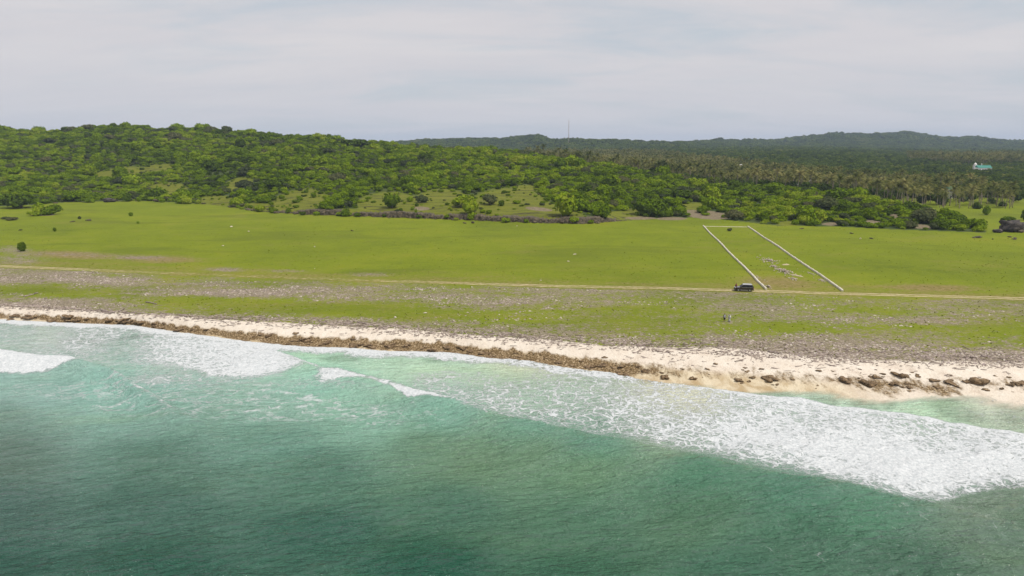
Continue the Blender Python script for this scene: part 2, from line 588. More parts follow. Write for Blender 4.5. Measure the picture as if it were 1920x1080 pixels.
terr = sst(0.0, 0.30, ell(PX, PY, TERR)) * (GY > ytG) * (GY < c1d(uG) + 30)
FIELD = [(1575, 380), (1650, 389), (1730, 393), (1900, 388), (1925, 383), (3000, 383), (3000, 440), (1862, 440), (1800, 409), (1700, 388)]
fieldm = inpoly(PX, PY, FIELD) & (GY > c1d(uG) - 25)
fieldm = fieldm | ((PX > 1850) & (GY > ytG) & (GY < 400)) | ((PX > 1905) & (np.abs(PY - 378) < 8))
BARE = [(1325, 403, 60, 11, .08), (1290, 398, 30, 6, 0), (1680, 405, 26, 11, .6), (1640, 418, 22, 7, .2), (1720, 424, 40, 6, .1), (1260, 410, 40, 4, 0), (1010, 392, 36, 5, .1), (790, 391, 22, 5, 0),
        (1560, 420, 26, 4, 0), (1200, 409, 40, 4, 0), (80, 402.5, 34, 3.0, 0)]
bare = sst(0, .5, ell(PX, PY, BARE))
forest = ((GY > ytG + 1) & ~fieldm) * (1 - terr)
forest = forest * np.where((PX > 1560) & (GY > c1d(uG) + 10) & (GY < 480), sst(374, 366, PY), 1)
me = grid_mesh('ground', GX, GY, GZ)
smooth(me)
for nm, A in (('sand', sand), ('brown', brown), ('wet', wet), ('rub', rub), ('peb', peb), ('dry', dry), ('forest', forest), ('terrace', terr), ('bare', bare * 0.9), ('dirt', 0 * dry)):
    fattr(me, nm, A)
terrain = structure(link('ground', me, MAT_GROUND), 'green coastal plain rising to scrub covered hills')

# ---- dirt track: a draped ribbon with two ruts
us = np.linspace(-1.25, 1.25, 900)
offs = np.linspace(-2.6, 2.6, 15)
yr = Yr(us)
kern = np.ones(61) / 61
yr = np.convolve(np.pad(yr, 30, mode='edge'), kern, 'valid')
cx, cy = us * yr, yr + 0.5 * (fbm(us * 40, us * 0 + 2, 2) - .5)
dx, dy = np.gradient(cx), np.gradient(cy)
L = np.hypot(dx, dy)
RX = cx[None] - (dy / L)[None] * offs[:, None]
RYY = cy[None] + (dx / L)[None] * offs[:, None]
RZ = zg(RX, RYY) + 0.05 - 0.16 * (np.abs(offs) / 2.6)[:, None] ** 6
me = grid_mesh('dirt_track', RX, RYY, RZ)
smooth(me)
o_ = offs[:, None] + 0 * RX
dirt = np.maximum(np.exp(-((o_ - 0.85) / .38) ** 2), np.exp(-((o_ + 0.85) / .38) ** 2))
rpx, _ = project(RX, RYY, RZ)
dirt = dirt * np.interp(rpx, [-300, 0, 100, 260, 420, 620, 800, 950, 1050, 1200, 1400, 2300], [1, 1, .95, .60, .50, .60, .62, .85, 1., .75, 1.0, .9])
dirt = dirt * (.72 + .56 * fbm(RX * .07, RYY * .3, 3))
dirt = np.maximum(dirt, np.exp(-(o_ / 1.2) ** 2) * 0.34)
fattr(me, 'dirt', dirt)
fattr(me, 'dry', 0.5 + 0 * dirt)
for nm in ('sand', 'brown', 'wet', 'rub', 'peb', 'forest', 'terrace', 'bare'):
    fattr(me, nm, 0 * dirt)
structure(link('dirt_track', me, MAT_GROUND), 'sandy two rut track crossing the green plain')

# ------------------------------------------------------------------ the sea
spx = np.linspace(-620, 2540, 760)
spy = np.concatenate([np.linspace(1500, 1090, 24)[:-1], np.linspace(1090, 580, 420)])
SPX, SPY = np.meshgrid(spx, spy)
SX, SY = ground(SPX, SPY, 0.0)
mpp = SY / F / np.sin(np.arctan2(CAM_H, SY))        # metres of water per photo row


def cur(pts, x):
    a = np.array(pts, float)
    return np.interp(x, a[:, 0], a[:, 1])


def sdist(pts, x=None, y=None):
    """seaward distance in metres from a line drawn on the water"""
    return (SPY - cur(pts, SPX)) * mpp


# long waves: crest lines
CRA = [(300, 640), (430, 655), (520, 672), (590, 691), (640, 703), (700, 719), (740, 732), (800, 748), (860, 763), (960, 797), (1110, 829), (1240, 858), (1400, 888),
       (1500, 908), (1640, 938), (1760, 962), (1850, 985), (1960, 1010), (2500, 1120)]
CRC = [(-600, 640), (0, 676), (60, 680), (130, 684), (200, 700), (260, 738), (310, 764), (360, 790), (420, 812), (520, 850)]
BOREA = [(560, 640), (700, 655), (860, 668), (950, 672), (1050, 684), (1240, 717), (1500, 749), (1700, 778), (1920, 815), (2540, 920)]
j1 = (fbm(SX * 0.25, SY * 0.25, 3) - 0.5)
j2 = (fbm(SX * 0.07 + 4, SY * 0.07, 3) - 0.5)
sA = sdist(CRA) + 1.6 * j1 + 2.0 * j2
aA = np.interp(SPX, [300, 430, 560, 700, 860, 1100, 1500, 1750, 1950, 2200], [0, .15, .55, .95, 1.0, .95, .9, .7, .2, 0])
prA = np.where(sA > 0, np.exp(-(sA / 7.0) ** 2), np.exp(-(sA / 2.4) ** 2))
trA = -0.25 * np.exp(-((sA - 13) / 6) ** 2)
sC = sdist(CRC) + 1.2 * j1 + 1.2 * j2
aC = np.interp(SPX, [-600, 0, 150, 220, 320, 420, 500], [1.0, 1.1, 1.1, 1.0, .6, .15, 0])
prC = np.where(sC > 0, np.exp(-(sC / 5.0) ** 2), np.exp(-(sC / 1.8) ** 2))
sB = sdist(BOREA) + 1.5 * j1
bore = sst(-0.6, 0.9, sB) * np.exp(-np.clip(sB, 0, 99) / 22)
aB = np.interp(SPX, [560, 900, 1100, 1300, 2540], [0, .1, .25, .5, .6])
FRB = [(100, 640), (260, 612), (330, 617), (420, 628), (500, 650), (560, 672), (592, 690), (600, 700)]
SZ = 1.2 * aA * (prA + trA) + 1.45 * aC * prC + 0.38 * aB * bore
ca, sa = math.cos(math.radians(27)), math.sin(math.radians(27))
al, ac = SX * ca + SY * sa, -SX * sa + SY * ca
SZ += 0.10 * np.sin(ac * 0.55 + 3 * fbm(al * .03, ac * .06, 2)) * sst(140, 90, SY)
SZ += 0.26 * (fbm(al * 0.10, ac * 0.34, 4) - 0.5) * sst(125, 80, SY)
SZ += 0.08 * (fbm(al * 0.5 + 3, ac * 1.1, 3) - 0.5)
SZ += 0.16 * (fbm(al * 0.22 + 8, ac * 0.7, 3) - 0.5) * sst(120, 85, SY)

# foam
foam = np.zeros_like(SX)


def reg(top, bot, x0, x1, soft_t=1.0, soft_b=1.0, soft_x=40, jig=1.5):
    """strip of water between two lines, soft ends, in metres"""
    st = (SPY - cur(top, SPX)) * mpp + jig * j1 * 2
    sb = (cur(bot, SPX) - SPY) * mpp + jig * j2 * 2
    return sst(0, soft_t, st) * sst(0, soft_b, sb) * sst(x0 - soft_x, x0 + soft_x, SPX) * (1 - sst(x1 - soft_x, x1 + soft_x, SPX))


# right hand broken wave: dense white belt, lacier to the west
BACKA = [(860, 770), (960, 800), (1110, 832), (1240, 860), (1400, 890), (1500, 910), (1640, 940), (1750, 962), (1800, 938), (1860, 925), (1920, 925), (2540, 1000)]
mA = reg(BOREA, [(a, b + 5) for a, b in BACKA], 880, 2600, .5, 2.0, 160, .8)
acr = np.clip((SPY - cur(BOREA, SPX)) / (cur(BACKA, SPX) - cur(BOREA, SPX)), 0, 1)
dens = np.interp(SPX, [700, 850, 1000, 1150, 1300, 1450, 1600, 2540], [.24, .34, .46, .55, .66, .78, .88, .9])
cross = np.interp(acr, [0, .06, .2, .5, .74, .86, 1], [1.05, .82, .84, 1.0, .92, .62, .40])
foam = np.maximum(foam, mA * dens * cross + mA * 0.34 * j2)
leadA = np.exp(-((sB - .55) / .6) ** 2) * sst(1120, 1350, SPX)
foam = np.maximum(foam, leadA * .95)
mL = reg([(640, 690), (760, 690), (900, 690), (1100, 720), (1300, 740)], [(640, 715), (760, 742), (860, 768), (960, 800), (1110, 830), (1300, 860)], 760, 1180, 3, 1.0, 70, .8)
foam = np.maximum(foam, mL * (.40 + .5 * j2))
# lip of the middle wave
mlip = reg([(590, 697), (640, 700), (690, 716), (730, 729), (760, 735), (800, 746), (860, 760), (900, 776)], [(590, 728), (640, 718), (690, 721), (735, 738), (765, 757), (800, 757), (860, 768), (900, 782)], 596, 880, .4, 1.8, 14, .5)
foam = np.maximum(foam, mlip * np.interp(SPX, [590, 640, 690, 705, 735, 760, 860, 900], [.70, .80, .70, .35, .85, .95, .75, .5]))
# patch in front of it
mp = reg(FRB, [(100, 695), (220, 697), (330, 696), (400, 718), (470, 722), (540, 710), (592, 694)], 230, 592, .5, 6.0, 80, 1.2)
foam = np.maximum(foam, mp * np.interp(SPX, [150, 300, 400, 480, 560, 600], [.38, .62, .74, .80, .82, .84]))
foam = np.maximum(foam, np.exp(-((sdist(FRB) - .5) / .6) ** 2) * sst(300, 400, SPX) * (1 - sst(585, 600, SPX)) * .9)
# western breaker
mc = reg([(-600, 610), (0, 653), (60, 663), (130, 677), (175, 688), (205, 701), (260, 738), (310, 764)], [(-600, 720), (0, 706), (50, 709), (90, 706), (130, 696), (165, 692), (205, 706), (260, 742), (310, 767)], -640, 290, .5, 2.6, 20, .9)
foam = np.maximum(foam, mc * np.interp(SPX, [0, 160, 190, 215, 250, 320], [1.1, 1.1, .95, .6, .42, .2]))
cl = np.exp(-((sA - .3) / 1.0) ** 2) * sst(600, 690, SPX) * (1 - sst(900, 1050, SPX)) * .60 * (.8 + 1.2 * j1)
foam = np.maximum(foam, cl)
foam = np.maximum(foam, np.exp(-((sC - .3) / 1.0) ** 2) * sst(170, 200, SPX) * (1 - sst(270, 400, SPX)) * .50 * (.8 + 1.4 * j1))
trail = reg([(180, 690), (260, 690), (420, 700), (600, 700), (760, 745)], [(180, 720), (260, 735), (420, 740), (600, 745), (760, 770)], 200, 760, 3, 6, 80, 2)
foam = np.maximum(foam, trail * (.36 + .6 * j2))
linkw = np.exp(-((sdist([(560, 676), (592, 691), (604, 699), (640, 703), (700, 719), (745, 735)]) - .4) / 1.1) ** 2) * sst(560, 590, SPX) * (1 - sst(720, 750, SPX)) * .62
foam = np.maximum(foam, linkw * (.85 + .8 * j1))
# swash along the water's edge
sw = (SPY - cur(WATER, SPX)) * mpp
swash = sst(-2.2, -.2, sw + 2.5 * j1) * (1 - sst(1.5, np.interp(SPX, [0, 950, 1200], [7.5, 6.5, 4.0]), sw + 4 * j1)) * np.interp(SPX, [-600, 0, 300, 430, 640, 880, 1000, 1150, 1260, 1400, 2540], [.95, .92, .95, .85, .85, .85, .7, .75, .35, .22, .35])
foam = np.maximum(foam, swash)
shal = sst(2, 5, sw) * (1 - sst(18, 34, sw)) * np.interp(SPX, [-600, 0, 200, 420, 520, 700, 1000], [.46, .46, .48, .46, .24, .22, .27])
foam = np.maximum(foam, shal * (.75 + 1.1 * j2))
# thin streaks of old foam
lace = reg([(-600, 690), (0, 712), (150, 710), (300, 700), (480, 718), (600, 732), (740, 760), (860, 772)], [(-600, 740), (0, 752), (100, 758), (200, 790), (330, 800), (500, 805), (640, 800), (760, 815), (870, 812)], -600, 860, 3, 5, 60, 1.5)
lace = lace * np.interp(SPX, [-600, 0, 150, 300, 420, 560, 700, 760, 860], [.4, .4, .5, .6, .55, .85, .75, .35, .3])
lace = np.maximum(lace, reg([(-600, 600), (0, 610), (300, 640), (600, 690)], [(-600, 660), (0, 655), (200, 695), (400, 720), (600, 740)], -600, 560, 2, 2, 60, 1) * .6)
lace = np.maximum(lace, reg(BACKA, [(p[0], p[1] + 22) for p in BACKA], 1000, 2000, 1.5, 2.0, 60, .8) * np.interp(SPX, [1000, 1500, 1700, 1800, 2000], [.0, .05, .5, .5, .3]))

# water colour (depth, suspended sand; light through wave faces painted in), from samples of the sea
WC = [(0, 640, 150, 172, 165), (100, 622, 178, 188, 180), (200, 650, 150, 172, 162), (330, 645, 165, 185, 172), (0, 730, 142, 178, 168), (100, 740, 138, 174, 164), (215, 715, 140, 186, 172), (250, 745, 140, 182, 170),
      (0, 780, 118, 148, 134), (0, 850, 102, 126, 112), (0, 950, 82, 112, 102), (0, 1070, 60, 100, 86), (300, 785, 128, 165, 150), (300, 850, 96, 132, 114), (300, 950, 78, 114, 100), (300, 1070, 54, 96, 80),
      (500, 760, 138, 174, 158), (500, 815, 108, 150, 132), (600, 890, 88, 128, 108), (600, 1000, 62, 104, 88), (700, 670, 165, 195, 170), (620, 705, 135, 182, 160), (800, 690, 172, 198, 172), (600, 665, 165, 200, 175),
      (700, 785, 130, 172, 152), (830, 778, 120, 170, 150), (800, 832, 108, 142, 114), (900, 862, 112, 142, 108), (850, 950, 80, 120, 98), (800, 1060, 46, 94, 78), (1000, 850, 112, 142, 108), (1100, 885, 108, 142, 106),
      (1100, 980, 84, 122, 96), (1100, 1070, 62, 104, 84), (1000, 812, 104, 155, 132), (1110, 838, 90, 143, 118), (1300, 888, 76, 128, 98), (1500, 932, 76, 126, 98), (1650, 962, 75, 128, 96), (1300, 965, 86, 122, 92), (1500, 1010, 70, 112, 86),
      (1400, 1070, 64, 110, 86), (1700, 1060, 70, 106, 82), (1900, 1000, 96, 122, 98), (1850, 962, 108, 128, 102), (1000, 740, 150, 180, 150), (1250, 840, 135, 155, 125), (1000, 672, 205, 205, 175), (1450, 748, 170, 192, 172), (1600, 752, 180, 200, 178),
      (1750, 768, 170, 195, 165), (1900, 785, 152, 168, 142), (1900, 752, 226, 222, 202), (1300, 728, 228, 214, 180), (1500, 800, 165, 190, 175), (1700, 860, 170, 195, 180)]
wc = np.array(WC, float)
srgb = wc[:, 2:] / 255
lin = np.where(srgb < .04, srgb / 12.92, ((srgb + .055) / 1.055) ** 2.4)
refl = 0.014
alb = np.clip((lin - refl - np.array([.010, 0, .004])) / 1.30 * np.array([.98, 1.05, .99]), 0.003, 1)
lum = alb.mean(1, keepdims=True)
alb = (lum + .84 * (alb - lum)) * np.array([1.0, 1.0, 1.0]) * (1 + .22 * sst(.12, .35, lum))
jx, jy = 40 * j2, 14 * j1
wsum = 0
acc = 0
for k in range(len(wc)):
    d2 = ((SPX + jx - wc[k, 0]) / 1.9) ** 2 + (SPY + jy - wc[k, 1]) ** 2
    wk = 1 / (d2 + 900) ** 2.0
    wsum = wsum + wk
    acc = acc + wk[..., None] * alb[k]
wcol = acc / wsum[..., None]
shore = sst(40, 8, (SPY - cur(WATER, SPX)) * mpp)[..., None]
wcol = wcol * (1 + .30 * shore)
# patches of weed and reef seen through the shallows on the east side
weed = ell(SPX, SPY, [(1440, 742, 60, 9, .05), (1545, 752, 40, 13, .1), (1625, 762, 40, 22, .2), (1665, 758, 25, 16, .2), (1790, 770, 70, 28, .3), (1900, 775, 50, 28, .3), (640, 672, 60, 9, 0), (820, 676, 40, 6, 0), (150, 640, 60, 8, 0), (250, 632, 70, 6, -.1), (1100, 700, 40, 6, .1)])
weed = sst(0.05, .6, weed + .5 * j2 + .3 * j1)
wcol = wcol * (1 - weed[..., None] * np.array([.34, .31, .34]))
depth = SZ - zg(SX, np.maximum(SY, 31))
alpha = sst(0.0, 0.26, depth)
alpha = np.where(SY < 40, 1, alpha)

# stretch the rim so the sheet reaches far out to sea
SX[:, 0] = -9000; SX[:, -1] = 9000
SY[0, :] = -9000; SZ[0, :] = -0.2
SX[0, :] = np.linspace(-9000, 9000, SX.shape[1])


def sea_material():
    m, t, b, out = newmat('sea_water')
    P = pos(t)
    fo = t.attr('foam')
    la = t.attr('lace')
    wcl = t.attr('wcol', 'Color')
    warp = t.n('ShaderNodeTexNoise')
    t.l(P, warp.inputs['Vector'])
    warp.inputs['Scale'].default_value = 0.45
    warp.inputs['Detail'].default_value = 4
    wv = t.vmath('SUBTRACT', warp.outputs['Color'], (0.5, 0.5, 0.5))
    sc_ = t.n('ShaderNodeVectorMath', operation='SCALE')
    t.l(wv, sc_.inputs[0]); sc_.inputs['Scale'].default_value = 4.2
    pw = t.vmath('ADD', P, sc_.outputs[0])
    flat = t.mapping(pw, rot=(0, 0, -0.25), scale=(0.75, 1.0, 0.0))

    def vor(scale):
        v = t.n('ShaderNodeTexVoronoi', feature='DISTANCE_TO_EDGE')
        v.voronoi_dimensions = '2D'
        t.l(flat, v.inputs['Vector'])
        v.inputs['Scale'].default_value = scale
        return v.outputs['Distance']
    pn = t.noise(P, 0.33, 4, 0.65)
    fn = t.noise(P, 1.9, 4, 0.7)
    # wash: soft froth broken by noise, with foam lines along cell borders where it thins out
    n_f = t.noise(pw, 1.5, 6, 0.74, 0.3)
    n_m = t.noise(P, 0.30, 4, 0.6)
    l1 = t.mr(vor(0.55), 0.0, 0.16, 1.0, 0.0)
    l2 = t.mr(vor(1.3), 0.0, 0.22, 1.0, 0.0)
    ln = t.math('MAXIMUM', l1, t.math('MULTIPLY', l2, 0.75))
    val = t.math('ADD', t.math('MULTIPLY_ADD', fo, 1.40, -1.02), t.math('ADD', t.math('MULTIPLY', n_f, 1.05), t.math('ADD', t.math('MULTIPLY_ADD', n_m, 0.60, -0.50), t.math('MULTIPLY', ln, 0.50))))
    mask = t.mr(val, 0.0, 0.46)
    mask = t.math('MULTIPLY', mask, t.mr(fo, 0.03, 0.25))
    # old streaks drawn out along the wave
    st = t.mapping(pw, rot=(0, 0, -0.42), scale=(0.35, 1.0, 0.0))
    rn = t.noise(st, 0.55, 5, 0.6, 0.6)
    ridge = t.math('SUBTRACT', 1.0, t.math('ABSOLUTE', t.math('MULTIPLY_ADD', rn, 2.0, -1.0)))
    sm = t.mr(t.math('ADD', ridge, t.math('MULTIPLY', la, 0.10)), 0.955, 1.06)
    sm = t.math('MULTIPLY', t.math('MULTIPLY', sm, t.mr(la, 0.0, 0.5)), t.mr(pn, 0.36, 0.62))
    mask = t.math('MAXIMUM', mask, t.math('MULTIPLY', sm, 0.85), clamp=True)
    mask = t.math('MINIMUM', mask, 1.0)
    # ripples
    rot = t.mapping(P, rot=(0, 0, math.radians(-27)), scale=(0.32, 1.0, 1.0))
    r1 = t.noise(rot, 0.42, 5, 0.62, 0.3)
    r2 = t.noise(t.mapping(P, rot=(0, 0, math.radians(-14)), scale=(0.5, 1.0, 1.0)), 1.5, 4, 0.65, 0.2)
    r3 = t.noise(P, 4.2, 3, 0.6)
    r4 = t.noise(t.mapping(P, rot=(0, 0, math.radians(-24)), scale=(0.30, 1.0, 1.0)), 1.05, 4, 0.6, 0.35)
    crest = t.math('POWER', t.math('SUBTRACT', 1.0, t.math('ABSOLUTE', t.math('MULTIPLY_ADD', r4, 2.0, -1.0))), 2.0)
    rip = t.math('ADD', t.math('ADD', t.math('MULTIPLY', r1, 1.0), t.math('MULTIPLY', r2, 0.42)), t.math('ADD', t.math('MULTIPLY', r3, 0.10), t.math('MULTIPLY', crest, 0.26)))
    # water body: slow drifts of sand and weed colour
    dr = t.noise(t.mapping(P, rot=(0, 0, -0.45), scale=(0.5, 1, 1)), 0.06, 5, 0.6, 0.5)
    body = t.mix(t.mr(dr, 0.52, 0.72, 0, .35), wcl, t.mix(1.0, wcl, (1.25, 1.06, 0.72), 'MULTIPLY'))
    body = t.mix(t.mr(dr, 0.48, 0.30, 0, .25), body, t.mix(1.0, wcl, (0.70, 0.90, 1.0), 'MULTIPLY'))
    hal = t.mr(fo, 0.02, 0.7, 0, 0.55)
    body = t.mix(hal, body, (0.33, 0.40, 0.365))
    t.l(body, b.inputs['Base Color'])
    b.inputs['Roughness'].default_value = 0.09
    b.inputs['IOR'].default_value = 1.333
    bmp = t.n('ShaderNodeBump')
    bmp.inputs['Strength'].default_value = 1.0
    bmp.inputs['Distance'].default_value = 1.7
    t.l(rip, bmp.inputs['Height'])
    t.l(bmp.outputs[0], b.inputs['Normal'])
    fb = t.n('ShaderNodeBsdfPrincipled')
    fcol = t.mix(t.mr(t.noise(P, 2.6, 4, 0.7), 0.3, 0.7), (0.46, 0.485, 0.49), (0.68, 0.685, 0.68))
    t.l(fcol, fb.inputs['Base Color'])
    fb.inputs['Roughness'].default_value = 0.85
    fb.inputs['Specular IOR Level'].default_value = 0.2
    bm2 = t.n('ShaderNodeBump')
    bm2.inputs['Strength'].default_value = 0.9
    bm2.inputs['Distance'].default_value = 0.35
    t.l(t.math('ADD', mask, t.noise(P, 1.6, 5, 0.7)), bm2.inputs['Height'])
    t.l(bm2.outputs[0], fb.inputs['Normal'])
    mx = t.n('ShaderNodeMixShader')
    t.l(mask, mx.inputs[0]); t.l(b.outputs[0], mx.inputs[1]); t.l(fb.outputs[0], mx.inputs[2])
    tr_ = t.n('ShaderNodeBsdfTransparent')
    mx2 = t.n('ShaderNodeMixShader')
    al_ = t.math('MAXIMUM', t.attr('alpha'), t.math('MULTIPLY', mask, t.mr(t.attr('alpha'), 0.0, 0.08)))
    t.l(al_, mx2.inputs[0]); t.l(tr_.outputs[0], mx2.inputs[1]); t.l(mx.outputs[0], mx2.inputs[2])
    t.l(mx2.outputs[0], out.inputs[0])
    return m


SZ = SZ + np.clip(foam, 0, 1) * .45 * (fbm(SX * .55, SY * .55, 4) - .5) * (SY > 0) * sst(.3, 1.2, depth)
me = grid_mesh('sea', SX, SY, SZ)
smooth(me)
fattr(me, 'foam', np.clip(foam, 0, 1.15))
fattr(me, 'lace', np.clip(lace, 0, 1))
fattr(me, 'alpha', alpha)
ca_ = me.attributes.new('wcol', 'FLOAT_COLOR', 'POINT')
ca_.data.foreach_set('color', np.concatenate([wcol, np.ones_like(wcol[..., :1])], -1).astype(np.float32).ravel())
structure(link('sea', me, sea_material()), 'green sea with white surf breaking on the shore')

# ------------------------------------------------------------------ plants: meshes shared by many
def foliage_mat(name, stops, world_scale=0.02, transl=0.25, rnd_w=0.55):
    m, t, b, out = newmat(name)
    P = pos(t)
    oi = t.n('ShaderNodeObjectInfo')
    isl = t.n('ShaderNodeNewGeometry').outputs['Random Per Island']
    wn = t.noise(P, world_scale, 3, 0.5)
    v = t.math('ADD', t.math('MULTIPLY', oi.outputs['Random'], rnd_w), t.math('MULTIPLY', t.mr(wn, 0.3, 0.7, smooth=False), 0.75 - rnd_w * .5))
    v = t.math('ADD', v, t.math('MULTIPLY_ADD', isl, 0.36, -0.18))
    c = t.ramp(v, stops)
    d = t.n('ShaderNodeBsdfDiffuse')
    t.l(c, d.inputs[0])
    tl = t.n('ShaderNodeBsdfTranslucent')
    t.l(c, tl.inputs[0])
    mx = t.n('ShaderNodeMixShader')
    mx.inputs[0].default_value = transl
    t.l(d.outputs[0], mx.inputs[1]); t.l(tl.outputs[0], mx.inputs[2])
    t.l(mx.outputs[0], out.inputs[0])
    return m


MAT_SCRUB = foliage_mat('scrub_leaves', transl=.15, stops=[(0.08, (0.038, 0.058, 0.010)), (0.28, (0.078, 0.122, 0.009)), (0.50, (0.122, 0.186, 0.006)), (0.72, (0.190, 0.268, 0.008)), (1.0, (0.27, 0.30, 0.03))])
MAT_WOOD = foliage_mat('woodland_leaves', [(0.08, (0.036, 0.054, 0.016)), (0.35, (0.056, 0.086, 0.015)), (0.6, (0.084, 0.124, 0.015)), (0.85, (0.118, 0.160, 0.018)), (1.0, (0.20, 0.20, 0.06))])
MAT_GREYSCRUB = foliage_mat('grey_green_leaves', [(0.1, (0.055, 0.070, 0.032)), (0.5, (0.085, 0.105, 0.038)), (0.9, (0.14, 0.135, 0.060))])
MAT_PALM = foliage_mat('palm_fronds', [(0.05, (0.050, 0.068, 0.018)), (0.30, (0.095, 0.110, 0.026)), (0.55, (0.152, 0.158, 0.042)), (1.0, (0.31, 0.272, 0.11))], 0.015, 0.25, 0.55)
MAT_YELLOW = foliage_mat('yellow_blossom', [(0.1, (0.34, 0.25, 0.006)), (0.6, (0.55, 0.42, 0.008)), (1.0, (0.62, 0.50, 0.02))])
MAT_BARK = simple('bark', (0.17, 0.14, 0.105), 0.9, 0.3, 2.0)
MAT_PALMBARK = simple('palm_bark', (0.22, 0.18, 0.13), 0.9, 0.3, 2.0)


def ico(sub=1):
    bm = bmesh.new()
    bmesh.ops.create_icosphere(bm, subdivisions=sub, radius=1.0)
    v = np.array([q.co[:] for q in bm.verts])
    f = np.array([[q.index for q in p.verts] for p in bm.faces])
    bm.free()
    return v, f


ICO1, ICO2, ICO3 = ico(1), ico(2), ico(3)


def crown_mesh(name, seed, lobes, nleaf, leaf, mat, up=0.35, ragged=0.12):
    """crown: lumpy cores wrapped in small leaf clumps, radius about 1"""
    r = np.random.RandomState(seed)
    L = np.array(lobes, float)              # cx cy cz rx ry rz
    V, T = [], []
    base = 0
    for l in L:
        v, f = ICO2
        dv = 1 + 0.22 * (r.rand(len(v)) - .5)
        vv = v * dv[:, None] * l[3:6] * 0.84 + l[:3]
        V.append(vv); T.append(f + base); base += len(vv)
    area = (L[:, 3] * L[:, 4] + L[:, 3] * L[:, 5] + L[:, 4] * L[:, 5])
    pk = r.choice(len(L), nleaf, p=area / area.sum())
    n = r.normal(size=(nleaf, 3))
    n /= np.linalg.norm(n, axis=1)[:, None]
    n[:, 2] = np.where(n[:, 2] < -0.35, -n[:, 2], n[:, 2])
    p = L[pk, :3] + n * L[pk, 3:6] * (1 + ragged * r.normal(size=nleaf))[:, None]
    nn = n * 0.75 + np.array([0, 0, up]) + r.normal(size=(nleaf, 3)) * 0.42
    nn /= np.linalg.norm(nn, axis=1)[:, None]
    a = np.cross(nn, r.normal(size=(nleaf, 3)))
    a /= np.linalg.norm(a, axis=1)[:, None] + 1e-9
    bb = np.cross(nn, a)
    s = leaf * (0.55 + 0.9 * r.rand(nleaf))[:, None]
    q = np.stack([p - a * s, p + bb * s * .7 + nn * s * .2, p + a * s, p - bb * s * .7 + nn * s * .2], 1).reshape(-1, 3)
    i = np.arange(nleaf)[:, None] * 4 + base
    V.append(q)
    T.append(np.concatenate([i + [0, 2, 1], i + [0, 3, 2]]))
    me = bpy.data.meshes.new(name)
    V = np.concatenate(V)
    V[:, 2] = np.maximum(V[:, 2], 0.02)
    quick(me, V, np.concatenate(T))
    me.materials.append(mat)
    return me


def rnd_lobes(seed, n, spread, r0, flat, zc):
    r = np.random.RandomState(seed)
    out = []
    for k in range(n):
        a = 2 * math.pi * (k + r.rand() * .8) / n
        d = spread * (0.45 + 0.55 * r.rand()) if k else 0
        q = r0 * (0.7 + 0.5 * r.rand())
        out.append((d * math.cos(a), d * math.sin(a), zc + flat * (r.rand() - .35) * .5, q, q * (0.85 + .3 * r.rand()), q * flat))
    return out


def tubes(paths):
    """tapered tubes: [(points, radii, sides)] -> verts, tris"""
    V, T = [], []
    base = 0
    for pts, rad, sides in paths:
        pts = [Vector(p) for p in pts]
        n = len(pts)
        for i, p in enumerate(pts):
            d = (pts[min(i + 1, n - 1)] - pts[max(i - 1, 0)]).normalized()
            a = d.orthogonal().normalized()
            b = d.cross(a)
            for k in range(sides):
                q = 2 * math.pi * k / sides
                V.append((p + (a * math.cos(q) + b * math.sin(q)) * rad[i])[:])
        for i in range(n - 1):
            for k in range(sides):
                k2 = (k + 1) % sides
                a0, a1 = base + i * sides + k, base + i * sides + k2
                b0, b1 = a0 + sides, a1 + sides
                T += [(a0, a1, b1), (a0, b1, b0)]
        for k in range(1, sides - 1):
            e = base + (n - 1) * sides
            T.append((e, e + k, e + k + 1))
            T.append((base, base + k + 1, base + k))
        base += n * sides
    return V, T


def trunk_mesh(name, seed, lobes, mat):
    r = random.Random(seed)
    paths = [([(0, 0, -0.25), (0.02, 0, 0.12), (0.03, .02, 0.3)], [0.085, 0.07, 0.055], 6)]
    for l in lobes[:5]:
        c = (l[0] * .85, l[1] * .85, l[2])
        mid = (l[0] * .35 + r.uniform(-.05, .05), l[1] * .35 + r.uniform(-.05, .05), l[2] * .55)
        paths.append(([(0.01, 0, 0.08), mid, c], [0.05, 0.035, 0.012], 5))
    V, T = tubes(paths)
    me = bpy.data.meshes.new(name)
    quick(me, V, T)
    me.materials.append(mat)
    return me


# look of each kind of scrub: (words, lobes, leaves, leaf size, material)
KIND = [
    ('rounded', rnd_lobes(1, 5, .50, .55, .75, .42), 640, .105, MAT_SCRUB),
    ('broad', rnd_lobes(2, 7, .72, .46, .62, .36), 700, .095, MAT_SCRUB),
    ('domed', rnd_lobes(3, 4, .36, .66, .85, .50), 640, .105, MAT_SCRUB),
    ('lumpy', rnd_lobes(4, 9, .70, .40, .80, .40), 760, .090, MAT_SCRUB),
    ('windswept', [(-.3, 0, .32, .55, .5, .38), (.15, .1, .42, .55, .5, .40), (.55, -.05, .52, .45, .4, .34), (-.65, 0, .25, .35, .4, .28)], 680, .095, MAT_SCRUB),
    ('grey green', rnd_lobes(6, 6, .55, .48, .70, .38), 560, .095, MAT_GREYSCRUB),
]
CROWNS = [crown_mesh('crown', 40 + i, k[1], k[2], k[3], k[4]) for i, k in enumerate(KIND)]
TRUNKS = [trunk_mesh('trunk', 60 + i, k[1], MAT_BARK) for i, k in enumerate(KIND)]
WOODS = [crown_mesh('wood_crown', 80 + i, rnd_lobes(20 + i, 4 + i, .55, .52, .78, .45), 420, .14, MAT_WOOD) for i in range(4)]
WOODS += [crown_mesh('wood_clump', 90 + i, rnd_lobes(30 + i, 11, .85, .30, .9, .26), 520, .095, MAT_WOOD) for i in range(2)]


